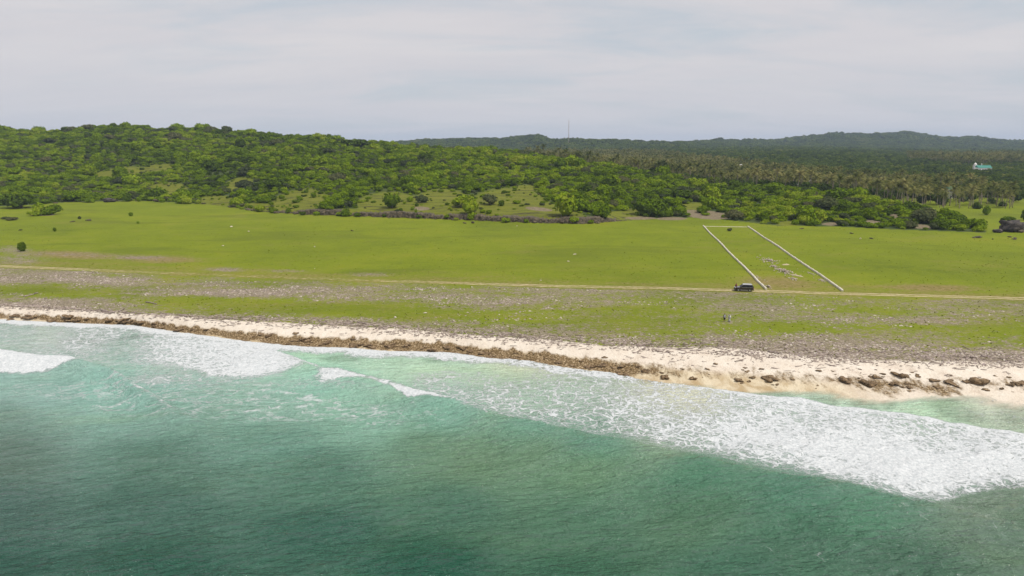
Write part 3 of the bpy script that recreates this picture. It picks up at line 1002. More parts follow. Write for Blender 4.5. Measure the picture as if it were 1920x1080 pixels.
def palm_meshes(seed):
    r = random.Random(seed)
    h = r.uniform(8.0, 11.0)
    lean = r.uniform(0.3, 1.6)
    la = r.uniform(0, 6.28)
    pts, rad = [], []
    for i in range(7):
        t = i / 6
        pts.append((lean * t * t * math.cos(la), lean * t * t * math.sin(la), -0.5 + (h + .5) * t))
        rad.append(0.26 - 0.12 * t if i else 0.34)
    V, T = tubes([(pts, rad, 6)])
    tm = bpy.data.meshes.new('palm_trunk')
    quick(tm, V, T)
    tm.materials.append(MAT_PALMBARK)
    top = Vector(pts[-1])
    V, T = [], []
    nf = 15
    for k in range(nf):
        az = k * 2.399 + r.uniform(-.2, .2)
        el = math.radians(78 - 95 * (k / nf) + r.uniform(-8, 8))
        ln = r.uniform(3.3, 4.3)
        dirh = Vector((math.cos(az), math.sin(az), 0))
        side = Vector((-math.sin(az), math.cos(az), 0))
        p = top.copy()
        a = el
        spine = [p.copy()]
        for i in range(8):
            p = p + (dirh * math.cos(a) + Vector((0, 0, 1)) * math.sin(a)) * ln / 8
            a -= math.radians(5.5 + 6 * i / 8)
            spine.append(p.copy())
        for i in range(1, 9):
            s = spine[i]
            d = (spine[i] - spine[i - 1])
            wl = 0.95 * math.sin(math.pi * (0.12 + 0.80 * i / 8.5)) + .15
            for sg in (-1, 1):
                tip = s + side * sg * wl + d * 0.75 + Vector((0, 0, -0.45 * wl))
                b0 = len(V)
                V += [(s - d * 0.55)[:], (s + d * 0.40)[:], tip[:]]
                T.append((b0, b0 + 1, b0 + 2))
        for i in range(8):
            b0 = len(V)
            q = side * 0.07
            V += [(spine[i] - q)[:], (spine[i] + q)[:], (spine[i + 1] + q * .6)[:], (spine[i + 1] - q * .6)[:]]
            T += [(b0, b0 + 1, b0 + 2), (b0, b0 + 2, b0 + 3)]
    cm = bpy.data.meshes.new('palm_crown')
    quick(cm, V, T)
    cm.materials.append(MAT_PALM)
    return tm, cm


PALMS = [palm_meshes(300 + i) for i in range(5)]


def joined(name, meshes):
    bm = bmesh.new()
    mats = []
    for me_ in meshes:
        n0 = len(bm.faces)
        bm.from_mesh(me_)
        bm.faces.ensure_lookup_table()
        for f in bm.faces[n0:]:
            f.material_index = len(mats)
        mats.append(me_.materials[0])
    out = bpy.data.meshes.new(name)
    bm.to_mesh(out)
    bm.free()
    for q in mats:
        out.materials.append(q)
    return out


def scatter(name, pts, rotz, scl, vid, meshes, label, cat):
    """one 'stuff' object: instances on points"""
    coll = bpy.data.collections.new(name + '_kinds')
    for i, me_ in enumerate(meshes):
        coll.objects.link(bpy.data.objects.new('%s_kind_%02d' % (name, i), me_))
    me_ = bpy.data.meshes.new(name)
    me_.vertices.add(len(pts))
    me_.vertices.foreach_set('co', np.asarray(pts, np.float32).ravel())
    fattr(me_, 'rotz', rotz)
    a = me_.attributes.new('scl', 'FLOAT_VECTOR', 'POINT')
    a.data.foreach_set('vector', np.asarray(scl, np.float32).ravel())
    a = me_.attributes.new('vid', 'INT', 'POINT')
    a.data.foreach_set('value', np.asarray(vid, np.int32))
    o = link(name, me_)
    ng = bpy.data.node_groups.new(name, 'GeometryNodeTree')
    ng.interface.new_socket('Geometry', in_out='INPUT', socket_type='NodeSocketGeometry')
    ng.interface.new_socket('Geometry', in_out='OUTPUT', socket_type='NodeSocketGeometry')
    N = ng.nodes
    gi, go = N.new('NodeGroupInput'), N.new('NodeGroupOutput')
    ci = N.new('GeometryNodeCollectionInfo')
    ci.inputs['Collection'].default_value = coll
    ci.inputs['Separate Children'].default_value = True
    ci.inputs['Reset Children'].default_value = True
    ip = N.new('GeometryNodeInstanceOnPoints')
    ip.inputs['Pick Instance'].default_value = True

    def na(nm, ty):
        q = N.new('GeometryNodeInputNamedAttribute')
        q.data_type = ty
        q.inputs['Name'].default_value = nm
        return q.outputs['Attribute']
    cx = N.new('ShaderNodeCombineXYZ')
    K = ng.links
    K.new(na('rotz', 'FLOAT'), cx.inputs[2])
    K.new(gi.outputs[0], ip.inputs['Points'])
    K.new(ci.outputs[0], ip.inputs['Instance'])
    K.new(na('vid', 'INT'), ip.inputs['Instance Index'])
    K.new(cx.outputs[0], ip.inputs['Rotation'])
    K.new(na('scl', 'FLOAT_VECTOR'), ip.inputs['Scale'])
    K.new(ip.outputs[0], go.inputs[0])
    md = o.modifiers.new('scatter', 'NODES')
    md.node_group = ng
    o['kind'] = 'stuff'
    o['label'] = label
    o['category'] = cat
    return o


def empty(name, loc, rz=0.0, scale=(1, 1, 1)):
    o = bpy.data.objects.new(name, None)
    COL.objects.link(o)
    o.location = loc
    o.rotation_euler = (0, 0, rz)
    o.scale = scale
    o.empty_display_size = 0.3
    return o


def bush(loc, kind, radius, hgt, rz, label, cat='tree', group=None, name='scrub_tree', crown=None):
    t = empty(name, loc, rz, (radius, radius, radius * hgt))
    tag(t, label, cat, group)
    link('trunk', TRUNKS[kind], None, t)
    link('crown', crown or CROWNS[kind], None, t)
    return t


# ---- where things grow
def jgrid(x0, x1, y0, y1, s):
    xs = np.arange(x0, x1, s)
    ys = np.arange(y0, y1, s * .9)
    X, Y = np.meshgrid(xs, ys)
    X = X + (RS.rand(*X.shape) - .5) * s * 1.2
    Y = Y + (RS.rand(*Y.shape) - .5) * s * 1.1
    return X.ravel(), Y.ravel()


GROVE = [(980, 284), (1100, 288), (1180, 290), (1260, 294), (1330, 306), (1420, 318), (1500, 330), (1580, 336), (1700, 346), (1800, 356), (1880, 366), (1905, 378), (1900, 391),
         (1800, 394), (1640, 394), (1500, 398), (1300, 400), (1000, 400)]
GROVE2 = [(1700, 294), (1820, 296), (1960, 294), (1960, 308), (1820, 312), (1700, 303)]


def zone(X, Y):
    """-1 nothing, 0 front scrub, 1 woodland, 2 palms"""
    u = X / Y
    Z = zg(X, Y)
    px, py = project(X, Y, Z)
    d1 = c1d(u)
    zn = np.where(Y < d1 + 60, 0, 1)
    zn = np.where(inpoly(px, py, GROVE) & (Y > d1 + 15) & (Y < 1450) & (px > 975), 2, zn)
    zn = np.where(inpoly(px, py, GROVE2) & (Y > 500), 2, zn)
    fld = (inpoly(px, py, FIELD) & (Y > d1 - 12)) | ((px > 1850) & (Y < 398)) | ((px > 1905) & (np.abs(py - 378) < 7) & (Y < 470))
    zn = np.where(fld & (zn != 2), -1, zn)
    zn = np.where(fld & (py > 391.5), -1, zn)
    zn = np.where(Y < Yt(u) + 3, -1, zn)
    return zn, Z, px, py


def visible(X, Y, Z, h):
    return (Z + h - CAM_H) / Y > bil(RUNMAX, X, Y * 0.985) - 0.002


# scrub on the front hills
X, Y = jgrid(-900, 420, 270, 940, 3.5)
u = X / Y
k = (np.abs(u) < 0.86) & (Y > Yt(u)) & (Y < c1d(u) + 60)
X, Y = X[k], Y[k]
zn, Z, px, py = zone(X, Y)
tm = ell(px, py, TERR)
bm_ = ell(px, py, BARE)
dens = np.where(tm > 0.10, np.where(tm > .35, .12, .32), 1.0) * np.where(bm_ > 0.2, 0.12, 1)
clump = fbm(X * .05, Y * .05, 3)
keep = (zn == 0) & (RS.rand(len(X)) < dens * np.where(clump < .40, 0.75, 1)) & visible(X, Y, Z, 7)
SXY = np.stack([X, Y, Z], 1)[keep]
sr = (1.15 + 2.3 * RS.rand(keep.sum()) ** 2.6) * (0.75 + .7 * clump[keep])
sr = np.where(tm[keep] > 0.05, sr * .6, sr)
sr = np.where((RS.rand(keep.sum()) < .06) & (tm[keep] < .05), sr * 1.7 + .6, sr)
sh = 0.75 + .5 * RS.rand(keep.sum())
skind = RS.choice(6, keep.sum(), p=[.2, .18, .18, .2, .09, .15])
srz = np.where(skind == 4, RS.normal(0, .3, keep.sum()), RS.rand(keep.sum()) * 6.28)
spx_, spy_ = px[keep], py[keep]
inview = (spx_ > 0) & (spx_ < 1920)
size = np.where(inview, sr / SXY[:, 1], 0)
order = np.argsort(-size)
NIND = 300
# palms
X, Y = jgrid(-60, 1250, 330, 1500, 7.8)
u = X / Y
k = (u > 0) & (u < .86)
X, Y = X[k], Y[k]
zn, Z, px, py = zone(X, Y)
kp = (zn == 2) & (RS.rand(len(X)) < .92) & visible(X, Y, Z, 11)
PXY = np.stack([X, Y, Z], 1)[kp]
prow = np.argsort(np.where((px[kp] > 0) & (px[kp] < 1920), PXY[:, 1], 9e9))
# woodland and far hills
wl = []
for (y0, y1, s, r0, clumpy) in ((420, 1000, 5.6, 3.0, 0), (1000, 1700, 7.5, 4.0, 0), (1700, 2700, 15.0, 10., 1), (2700, 4200, 22.0, 15.0, 1)):
    X, Y = jgrid(-y1 * .86, y1 * .86, y0, y1, s)
    u = X / Y
    k = (np.abs(u) < .86)
    X, Y = X[k], Y[k]
    zn, Z, px, py = zone(X, Y)
    v = visible(X, Y, Z, 9 if not clumpy else 10)
    k = (zn == 1) & v & (RS.rand(len(X)) < .95)
    r = r0 * (0.7 + .7 * RS.rand(k.sum()) ** 1.5)
    kind = RS.choice(4, k.sum()) if not clumpy else 4 + RS.choice(2, k.sum())
    hh = (0.85 + .5 * RS.rand(k.sum())) * (1 if not clumpy else .8)
    wl.append((np.stack([X, Y, Z], 1)[k], r, hh, kind))

# ---- single scrub trees: the ones that show largest
near = order[:NIND]
farr = np.ones(len(SXY), bool)
farr[near] = False
scl = np.stack([sr, sr, sr * sh], 1)
scatter('hillside_scrub', SXY[farr] + [0, 0, -.2], srz[farr], scl[farr], skind[farr], CROWNS, 'dense green scrub covering the front hills', 'scrub')


def scrub_label(kind, r, px_, d):
    size_ = 'large' if r > 2.9 else ('small' if r < 2.1 else 'mid sized')
    if px_ < 460:
        where = 'at the western foot of the long green hill'
    elif px_ < 1180:
        where = 'above the rock ledge at the plain\'s edge'
    elif px_ < 1500:
        where = 'on the low green ridge behind the walled plot'
    else:
        where = 'on the low ridge tapering off towards the palms'
    spot = next(w for x, w in ((110, 'behind the lone sand clump'), (240, 'above the haystack boulder'), (460, 'below the hillside clearings'), (620, 'at the western end of the rock ledge'), (800, 'around the single terrace bush'),
                               (960, 'around the terrace clump'), (1180, 'near the large bright terrace bush'), (1330, 'beside the bare slope'), (1450, 'behind the walled plot'), (1600, 'on the ridge below the white house'),
                               (1720, 'on the ridge by the bare gully'), (3000, 'at the tapering ridge end by the field')) if px_ < x)
    dep = 'front' if d < Yt(np.array([(px_ - 960) / F]))[0] + 25 else 'inner'
    return '%s %s %s scrub tree %s' % (size_, KIND[kind][0], dep, spot), where


for i in near:
    lb, wh = scrub_label(skind[i], sr[i], spx_[i], SXY[i, 1])
    bush((SXY[i, 0], SXY[i, 1], SXY[i, 2] - .2), int(skind[i]), float(sr[i]), float(sh[i]), float(srz[i]), lb, 'tree', 'scrub trees ' + wh)

# low bushes under the palms
X, Y = jgrid(-60, 1250, 330, 1500, 7.0)
u = X / Y
k = (u > 0) & (u < .86)
X, Y = X[k], Y[k]
zn, Z, px, py = zone(X, Y)
kk = (zn == 2) & visible(X, Y, Z, 5) & (RS.rand(len(X)) < np.where(py > 372, .08, .8))
r = 2.2 + 2.2 * RS.rand(kk.sum())
scatter('grove_undergrowth', np.stack([X, Y, Z - .3], 1)[kk], RS.rand(kk.sum()) * 6.28, np.stack([r, r, r * 1.2], 1), RS.choice(4, kk.sum()), WOODS, 'bushy undergrowth between the coconut palms', 'undergrowth')

# ---- palms
prz = RS.rand(len(PXY)) * 6.28
ps = 0.62 + .50 * RS.rand(len(PXY))
pk = RS.choice(5, len(PXY))
nearp = prow[:300]
farp = np.ones(len(PXY), bool)
farp[nearp] = False
PJ = [joined('palm', p) for p in PALMS]
scatter('palm_grove', PXY[farp], prz[farp], np.repeat(ps[farp, None], 3, 1), pk[farp], PJ, 'far coconut palms packed in a tan green grove', 'palm grove')
ppx, _ = project(PXY[:, 0], PXY[:, 1], PXY[:, 2])
for i in nearp:
    t = empty('coconut_palm', PXY[i], float(prz[i]), (float(ps[i]),) * 3)
    wh = 'in the grove bordering the small green field' if ppx[i] > 1640 else 'in the grove showing over the low green ridge'
    d_ = PXY[i, 1]
    row = 'front row' if d_ < 420 else ('second row' if d_ < 450 else 'inner')
    near_ = next(w for x, w in ((1480, 'west of the small white house'), (1580, 'behind the small white house'), (1680, 'where the ridge dips to the palms'), (1750, 'west of the tiny teal hut'), (1810, 'around the tiny teal hut'), (1860, 'above the lone field bush'), (3000, 'at the eastern end of the grove')) if ppx[i] < x)
    tall = 'tall' if ps[i] > .97 else ('short' if ps[i] < .78 else 'mid height')
    tag(t, '%s %s coconut palm %s' % (tall, row, near_), 'palm tree', 'coconut palms ' + wh)
    link('trunk', PALMS[pk[i]][0], None, t)
    link('crown', PALMS[pk[i]][1], None, t)

for nm, lb, sel in (('valley_woodland', 'dark green woodland filling the valley behind the palms', (0, 1)), ('far_hill_forest', 'hazy forest covering the far hills', (2, 3))):
    A = np.concatenate([wl[s][0] for s in sel])
    r = np.concatenate([wl[s][1] for s in sel])
    hh = np.concatenate([wl[s][2] for s in sel])
    kd = np.concatenate([wl[s][3] for s in sel])
    print(nm, len(A))
    scatter(nm, A + [0, 0, -.4], RS.rand(len(A)) * 6.28, np.stack([r, r, r * hh], 1), kd, WOODS, lb, 'forest')
print('scrub', len(SXY), 'palms', len(PXY))

# ---- bushes one can name
def named_bush(px_, py_, wpx, hpx, kind, label, cat='bush', name='bush', crown=None, flatten=None):
    p = hit(px_, py_)
    dist = math.hypot(p.x, p.y, CAM_H - p.z)
    r = wpx * .5 * dist / F
    hm = hpx * dist / F
    b = bush(p - Vector((0, 0, .05)), kind, r, hm / r / .95, random.uniform(0, 6), label, cat, None, name, crown)
    return b


named_bush(74, 404, 26, 20, 4, 'low windblown tree clump on pale sand alone on the western plain', 'tree', 'scrub_tree')
named_bush(97, 403, 30, 16, 4, 'flat green bush joined to the tree clump on pale sand', 'bush')
named_bush(62, 405, 20, 9, 1, 'small bush at the seaward end of the tree clump on sand', 'bush')
named_bush(25, 413, 18, 5, 5, 'flat half dead grey shrub near the western frame edge', 'shrub', 'shrub')
named_bush(10, 411, 14, 4, 5, 'low grey scrub mat beside the half dead shrub', 'shrub', 'shrub')
named_bush(42, 471, 16, 11, 2, 'round dark green bush standing alone beside the pinkish rubble', 'bush')
named_bush(40, 390, 52, 26, 1, 'broad dark tree leaning out from the hill foot', 'tree', 'scrub_tree')
named_bush(245, 405, 8, 6, 0, 'small round bush alone on the grass below the hill', 'bush')
named_bush(103, 434, 6, 5, 2, 'tiny dark bush in the middle of the western grass', 'bush')
named_bush(149, 411, 5, 5, 5, 'tiny grey green bush seaward of the tree clump', 'bush')
named_bush(259, 419, 5, 4, 0, 'tiny low bush on grass under the small round bush', 'bush')
named_bush(735, 390, 36, 25, 3, 'single leafy bush on the grassy terrace over the ledge', 'bush')
named_bush(790, 380, 24, 14, 5, 'grey bush with bare twigs on the grassy terrace', 'bush')
named_bush(870, 388, 50, 26, 1, 'big bush spilling down the middle of the terrace', 'bush')
named_bush(882, 402, 34, 24, 3, 'dark bush hanging over the rock ledge', 'bush')
named_bush(884, 412, 20, 14, 0, 'small bush growing at the foot of the ledge gap', 'bush')
named_bush(918, 384, 32, 20, 5, 'greyish bush on the inland side of the terrace clump', 'bush')
named_bush(1062, 405, 52, 34, 2, 'large bright green bush at the eastern terrace end', 'bush')
named_bush(1088, 396, 40, 22, 0, 'bright green bush behind the large terrace bush', 'bush')
named_bush(1132, 409, 32, 20, 2, 'round green bush east of the large terrace bush', 'bush')
named_bush(1078, 418, 22, 11, 3, 'leafy bush in front of the ledge below the large bush', 'bush')
named_bush(1224, 404, 58, 34, 1, 'wide dark green tree beside the bare slope', 'tree', 'scrub_tree')
named_bush(840, 410, 16, 10, 1, 'dark shrub tucked under the ledge', 'shrub', 'shrub')
named_bush(780, 404, 7, 10, 2, 'narrow green shrub standing on the ledge', 'shrub', 'shrub')
named_bush(1368, 433, 11, 5.5, 5, 'brown olive bush inside the walled plot', 'bush')
named_bush(1849, 403, 14, 11, 2, 'dark bush alone in the small field below the palms', 'bush')
named_bush(1922, 413, 16, 14, 2, 'dark bush at the eastern frame edge of the field', 'bush')
named_bush(1545, 358, 34, 16, 0, 'dark leafy tree beside the small white house', 'tree', 'scrub_tree')
named_bush(1087, 318, 26, 16, 2, 'dark rounded tree standing out on the ridge below the grove', 'tree', 'scrub_tree')
named_bush(660, 275, 50, 16, 1, 'wide dark tree breaking the skyline of the long hill', 'tree', 'scrub_tree')
ycr = crown_mesh('crown', 77, rnd_lobes(55, 6, .5, .5, .8, .5), 500, .12, MAT_YELLOW)
named_bush(1398, 329, 18, 15, 0, 'yellow flowering tree among the coconut palms', 'tree', 'flowering_tree', ycr)

# ------------------------------------------------------------------ rocks
def rock_mat(name, stops, s1=1.5):
    m, t, b, _ = newmat(name)
    P = pos(t)
    n = t.math('ADD', t.math('MULTIPLY', t.noise(P, s1, 6, 0.7, .4), 0.7), t.math('MULTIPLY', t.noise(P, s1 * 4, 4, .7), 0.35))
    t.l(t.ramp(n, stops), b.inputs['Base Color'])
    b.inputs['Roughness'].default_value = 0.85
    bump(t, b, n, 0.9, 0.25)
    return m


MAT_REEF = rock_mat('reef_rock', [(0.34, (0.030, 0.020, 0.008)), (0.46, (0.085, 0.052, 0.022)), (0.56, (0.19, 0.120, 0.058)), (0.68, (0.42, 0.32, 0.20))])
MAT_ROCK = rock_mat('ledge_rock', [(0.38, (0.016, 0.012, 0.007)), (0.49, (0.050, 0.038, 0.022)), (0.58, (0.105, 0.080, 0.044)), (0.70, (0.20, 0.155, 0.09))], .8)
MAT_PALE = rock_mat('pale_stone', [(0.34, (0.36, 0.29, 0.24)), (0.52, (0.54, 0.47, 0.40)), (0.72, (0.70, 0.64, 0.56))])


def rock_mesh(name, seed, mat, sub=ICO2, rough=.55):
    r = np.random.RandomState(seed)
    v, f = sub
    q = v.copy()
    for _ in range(7):                      # chip flat faces off a ball
        n = r.normal(size=3); n /= np.linalg.norm(n)
        d = .55 + .3 * r.rand()
        s = q @ n
        q = q - np.clip(s - d, 0, None)[:, None] * n
    ph = r.rand(3) * 9
    q *= (1 + rough * .9 * (fbm(v[:, 0] * 2.3 + ph[0] + v[:, 2] * 1.7, v[:, 1] * 2.3 + ph[1] - v[:, 2], 3) - .5) + rough * .45 * (r.rand(len(q)) - .5))[:, None]
    q *= np.array([1, .6 + .35 * r.rand(), .55 + .3 * r.rand()])
    me_ = bpy.data.meshes.new(name)
    quick(me_, q, f)
    me_.materials.append(mat)
    return me_




def clump_rock(name, seed, mat, n=5):
    """jagged reef lump: several chipped knobs grown together"""
    r = np.random.RandomState(seed)
    V_, T_, b_ = [], [], 0
    for k in range(n):
        v, f = ICO2
        q_ = v.copy()
        for _ in range(6):
            nn = r.normal(size=3); nn /= np.linalg.norm(nn)
            q_ = q_ - np.clip(q_ @ nn - (.45 + .35 * r.rand()), 0, None)[:, None] * nn
        q_ = q_ * (1 + .55 * (r.rand(len(q_)) - .5))[:, None]
        s_ = .28 + .38 * r.rand()
        q_ = q_ * s_ * np.array([1.25, .9, .55 + .6 * r.rand()])
        V_.append(q_ + [r.uniform(-.68, .68), r.uniform(-.4, .4), r.uniform(-.15, .25)])
        T_.append(f + b_)
        b_ += len(v)
    me_ = bpy.data.meshes.new(name)
    quick(me_, np.concatenate(V_), np.concatenate(T_))
    me_.materials.append(mat)
    return me_


REEFS = [clump_rock('reef_rock', 500 + i, MAT_REEF, 4 + i % 4) for i in range(9)]
ROCKS = [clump_rock('boulder', 520 + i, MAT_ROCK, 4 + i % 3) for i in range(6)]
MAT_DARKROCK = rock_mat('dark_boulder', [(0.36, (0.012, 0.010, 0.008)), (0.50, (0.038, 0.030, 0.024)), (0.62, (0.085, 0.068, 0.054)), (0.74, (0.16, 0.13, 0.10))], .8)
BIGROCK = [rock_mesh('boulder', 560 + i, MAT_DARKROCK, ICO3, .9) for i in range(3)]
PALES = [rock_mesh('pale_rock', 540 + i, MAT_PALE) for i in range(4)]


def rock(px_, py_, wpx, hpx, pool, label, group=None, name='rock', cat='rock', sink=.3):
    X_, Y_ = ground(px_, py_, 1.0)
    p = hit(px_, py_)
    dist = math.hypot(p.x, p.y, CAM_H - p.z)
    r = wpx * .5 * dist / F
    hm = max(hpx * dist / F * .62, r * .25)
    o = link(name, random.choice(pool))
    rz = random.uniform(0, 6.28)
    o.scale = (r, r * 1.25, hm * (1.25 if pool is PALES else .95))
    o.rotation_euler = (random.uniform(-.2, .2), random.uniform(-.2, .2), random.choice((0, math.pi)) + random.uniform(-.5, .5))
    o.location = p + Vector((0, 0, hm * (.5 - sink)))
    tag(o, label, cat, group)
    return o


for (a, b_, c_, d_, lb) in (
    (1245, 710, 20, 19, 'tall dark weedy rock standing out at the swash edge'),
    (1210, 697, 20, 12, 'brown rock just inland of the tall dark weedy rock'),
    (1300, 711, 15, 12, 'dark split rock alone on wet golden sand'),
    (1384, 714, 20, 11, 'arched brown rock with paired feet near the swash'),
    (1412, 708, 14, 9, 'brown rock behind the arched rock'),
    (1404, 716, 9, 6, 'small brown stone in front of the arched rock'),
    (1442, 712, 34, 15, 'wide jagged dark rock clump mid beach'),
    (1457, 722, 10, 6, 'small dark stone at the water below the jagged clump'),
    (1533, 723, 6, 5, 'small dark stone on the open sand by the water'),
    (1587, 715, 26, 15, 'brown mottled rock west of the darkest beach rock'),
    (1628, 722, 27, 18, 'darkest squarish rock on the eastern beach'),
    (1643, 708, 20, 11, 'brown rock leaning behind the darkest squarish rock'),
    (1675, 720, 22, 10, 'long dark rock lying at the eastern swash'),
    (1687, 706, 28, 16, 'humped tan brown rock on the upper eastern beach'),
    (1706, 728, 14, 9, 'pointed dark rock at the waterline'),
    (1750, 714, 22, 9, 'flat tan brown rock on eastern sand'),
    (1783, 719, 28, 11, 'long dark brown rock with a hollow'),
    (1835, 718, 34, 20, 'big domed brown rock on the eastern sand'),
    (1812, 716, 14, 9, 'small brown rock beside the big domed rock'),
    (1848, 731, 13, 5, 'low dark rock below the big domed rock'),
    (1878, 730, 8, 6, 'small dark rock near the eastern frame edge'),
    (1912, 719, 22, 12, 'brown rock cut by the eastern frame edge'),
    (1895, 723, 14, 6, 'flat rock next to the edge cut rock'),
    (1710, 699, 8, 6, 'small brown stone high on the eastern sand'),
    (1719, 703, 7, 5, 'brown pebble rock beside the high stone'),
    (1757, 727, 12, 5, 'tan rock at the water below the flat tan rock'),
    (20, 600, 13, 5, 'low brown rock in the surf at the western edge'),
    (1114, 688, 14, 9, 'brown rock where the reef band fades out'),
    (877, 664, 7, 11, 'upright brown rock poking out of white swash'),
):
    rock(a, b_, c_ * .78, d_ * .72, REEFS, lb)
# the weedy reef band along the western and middle shore
nb = 0
rr = random.Random(5)
while nb < 200:
    a = rr.uniform(-10, 1180) if nb < 130 else rr.uniform(1150, 1925)
    yw_ = np.interp(a, [p[0] for p in WATER], [p[1] for p in WATER])
    yb_ = np.interp(a, [p[0] for p in BEACH], [p[1] for p in BEACH])
    q = rr.gauss(.17, .13) if a < 1180 else rr.uniform(.08, .6)
    if q < -.02:
        continue
    b_ = yw_ + (yb_ - yw_) * q
    s = (5 + 14 * rr.random() ** 2) * (1 if a < 1180 else .6)
    where = 'western' if a < 420 else ('middle' if a < 1180 else 'eastern')
    spot = next(w for x, w in ((120, 'by the western frame edge'), (250, 'below the long forked driftwood log'), (430, 'behind the broad white foam patch'), (600, 'where the swash turns golden'), (740, 'behind the curling middle wave'),
                               (900, 'west of the upright swash rock'), (1020, 'east of the upright swash rock'), (1180, 'where the reef band fades out'), (1330, 'around the tall dark weedy rock'), (1480, 'around the wide jagged rock clump'),
                               (1660, 'around the darkest squarish rock'), (1790, 'around the long hollow rock'), (2000, 'around the big domed rock')) if a < x)
    sz = 'tiny' if s < 6.5 else ('small' if s < 10 else 'long')
    rock(a, b_, s, s * rr.uniform(.2, .38), REEFS, '%s brown %s %s' % (sz, 'weedy reef rock' if a < 1180 else 'stone on the sand', spot), 'reef rocks on the %s shore' % where, 'reef_rock', 'rock', .35)
    nb += 1
# boulders on the plain
for (a, b_, c_, d_, lb) in (
    (206, 379, 18, 12, 'grey purple boulder shaped like a haystack at the hill foot'),
    (172, 379, 9, 7, 'small dark boulder west of the haystack boulder'),
    (137, 416, 8, 3, 'flat grey stone on the western grass'),
    (166, 414, 8, 4, 'flat dark stone on the western grass'),
    (38, 432, 5, 3, 'tiny dark stone far out on the western grass'),
    (870, 419, 9, 5, 'dark boulder on grass in front of the ledge gap'),
    (886, 419, 7, 6, 'grey boulder east of the ledge gap boulder'),
    (660, 433, 7, 4, 'lone dark stone on the middle of the grass'),
    (1893, 434, 36, 27, 'large dark boulder topped with scrub at the field corner'),
    (1872, 436, 16, 10, 'low dark boulder against the large scrub topped one'),
    (1912, 436, 12, 10, 'dark boulder on the frame side of the large one'),
    (1832, 446, 14, 4, 'flat dark stone on grass below the ridge end'),
    (1902, 449, 8, 4, 'dark stone on the eastern grass edge'),
    (1893, 445, 6, 3, 'tiny dark stone beside the eastern grass stone'),
    (1861, 449, 4, 2.5, 'tiny dark stone between the two eastern grass stones'),
    (1596, 438, 7, 3, 'small dark stone on grass east of the plot'),
    (1634, 448, 7, 3, 'dark stone seaward of the white one'),
    (1503, 429, 8, 3, 'flat dark stone on grass near the scrub edge'),
):
    rock(a, b_, c_, d_, BIGROCK if c_ > 15 else ROCKS, lb, None, 'boulder', 'boulder', .15)
named_bush(1890, 415, 22, 9, 1, 'scrub growing on top of the large dark boulder', 'bush')
for (a, b_, c_, d_, lb) in (
    (1613, 448, 5, 4, 'white stone on grass between two dark stones'), (182, 511, 5, 3, 'bright white stone beside the track'), (232, 517, 7, 2.5, 'flat white stone seaward of the track'),
    (418, 461, 7, 3, 'white stone on the western mid grass'), (590, 463, 4, 3, 'small white stone on the middle grass'), (590, 504, 3, 2.5, 'tiny white stone above the track'),
    (434, 425, 8, 2.5, 'pale flat stone high on the grass'), (466, 434, 6, 2.5, 'pale stone below the pale flat stone'), (1078, 477, 12, 2.5, 'long pale stone lying in open grass'),
    (1066, 490, 9, 2.5, 'pale stone below the long pale stone'), (1014, 526, 6, 4, 'whitish stone just above the track bend'), (969, 424, 4, 3, 'pale stone in front of the ledge'),
    (741, 596, 9, 6, 'pale sandy stone in the shore turf'), (797, 587, 12, 3, 'pale board shaped stone in the shore turf'), (1531, 648, 5, 4, 'white stone in the eastern shore turf'), (404, 610, 7, 4, 'greenish white stone lying on the sand'),
):
    rock(a, b_, c_ * .62, d_ * .6, PALES, lb, None, 'pale_stone', 'stone', .15)

# rock step at the foot of the hill
uL = np.linspace((470 - 960) / F, (1185 - 960) / F, 420)
yL = Yt(uL)
xL = uL * yL
rowsL = 9
tL = np.linspace(0, 1, rowsL)[:, None]
hL = ledge_amount(uL) * (.6 + 3.6 * fbm(xL * .11, yL * .02, 4)) * sst(.18, .36, fbm(xL * .06 + 9, yL * 0 + 3.3, 2))
blk = vnoise(np.floor(xL / 1.3) * 3.1, np.floor(xL / 1.3) * 0)[None] * np.ones_like(tL)
X2 = xL[None] + .35 * (RS.rand(rowsL, 420) - .5)
Y2 = yL[None] - .6 + 1.2 * tL ** 1.2 + .9 * (blk - .5) + .8 * (RS.rand(rowsL, 420) - .5)
Z2 = 2.7 + (hL[None] + .3) * np.minimum(tL * 1.25, 1) + .7 * (RS.rand(rowsL, 420) - .5)
Y2[-1] = yL + 6.5
Z2[-1] = np.minimum(zg(X2[-1], Y2[-1]) - .1, Z2[-2] + .4)
Y2[-2] = Y2[-3] + 1.0
me = grid_mesh('rock_ledge', X2, Y2, Z2)
structure(link('rock_ledge', me, MAT_ROCK), 'low dark rock cliff at the back of the plain')
rr = random.Random(9)
for i in range(70):
    a = rr.choice((rr.uniform(500, 1160), rr.uniform(690, 1150), rr.uniform(60, 480)))
    yt_ = np.interp(a, [p[0] for p in TOE], [p[1] for p in TOE])
    s = rr.uniform(4, 13)
    rock(a, yt_ - rr.uniform(-1.5, 5), s, s * rr.uniform(.4, .7), ROCKS, 'brown boulder fallen along the rock ledge' if a > 480 else 'brown boulder along the western hill foot', 'boulders along the rock ledge' if a > 480 else 'boulders along the western hill foot', 'boulder', 'boulder', .2)

rr = random.Random(21)
for i in range(26):
    a = rr.choice((rr.uniform(480, 720), rr.uniform(480, 1160), rr.uniform(60, 470)))
    yt_ = np.interp(a, [p[0] for p in TOE], [p[1] for p in TOE])
    w_ = rr.uniform(9, 22)
    lb = 'low green bush growing against the foot of the rock ledge' if a > 480 else 'low green bush at the western foot of the long hill'
    named_bush(a, yt_ + rr.uniform(-1, 1.5), w_, w_ * rr.uniform(.45, .7), rr.choice((0, 1, 2, 3)), lb)['group'] = 'bushes along the ledge foot' if a > 480 else 'bushes along the western hill foot'

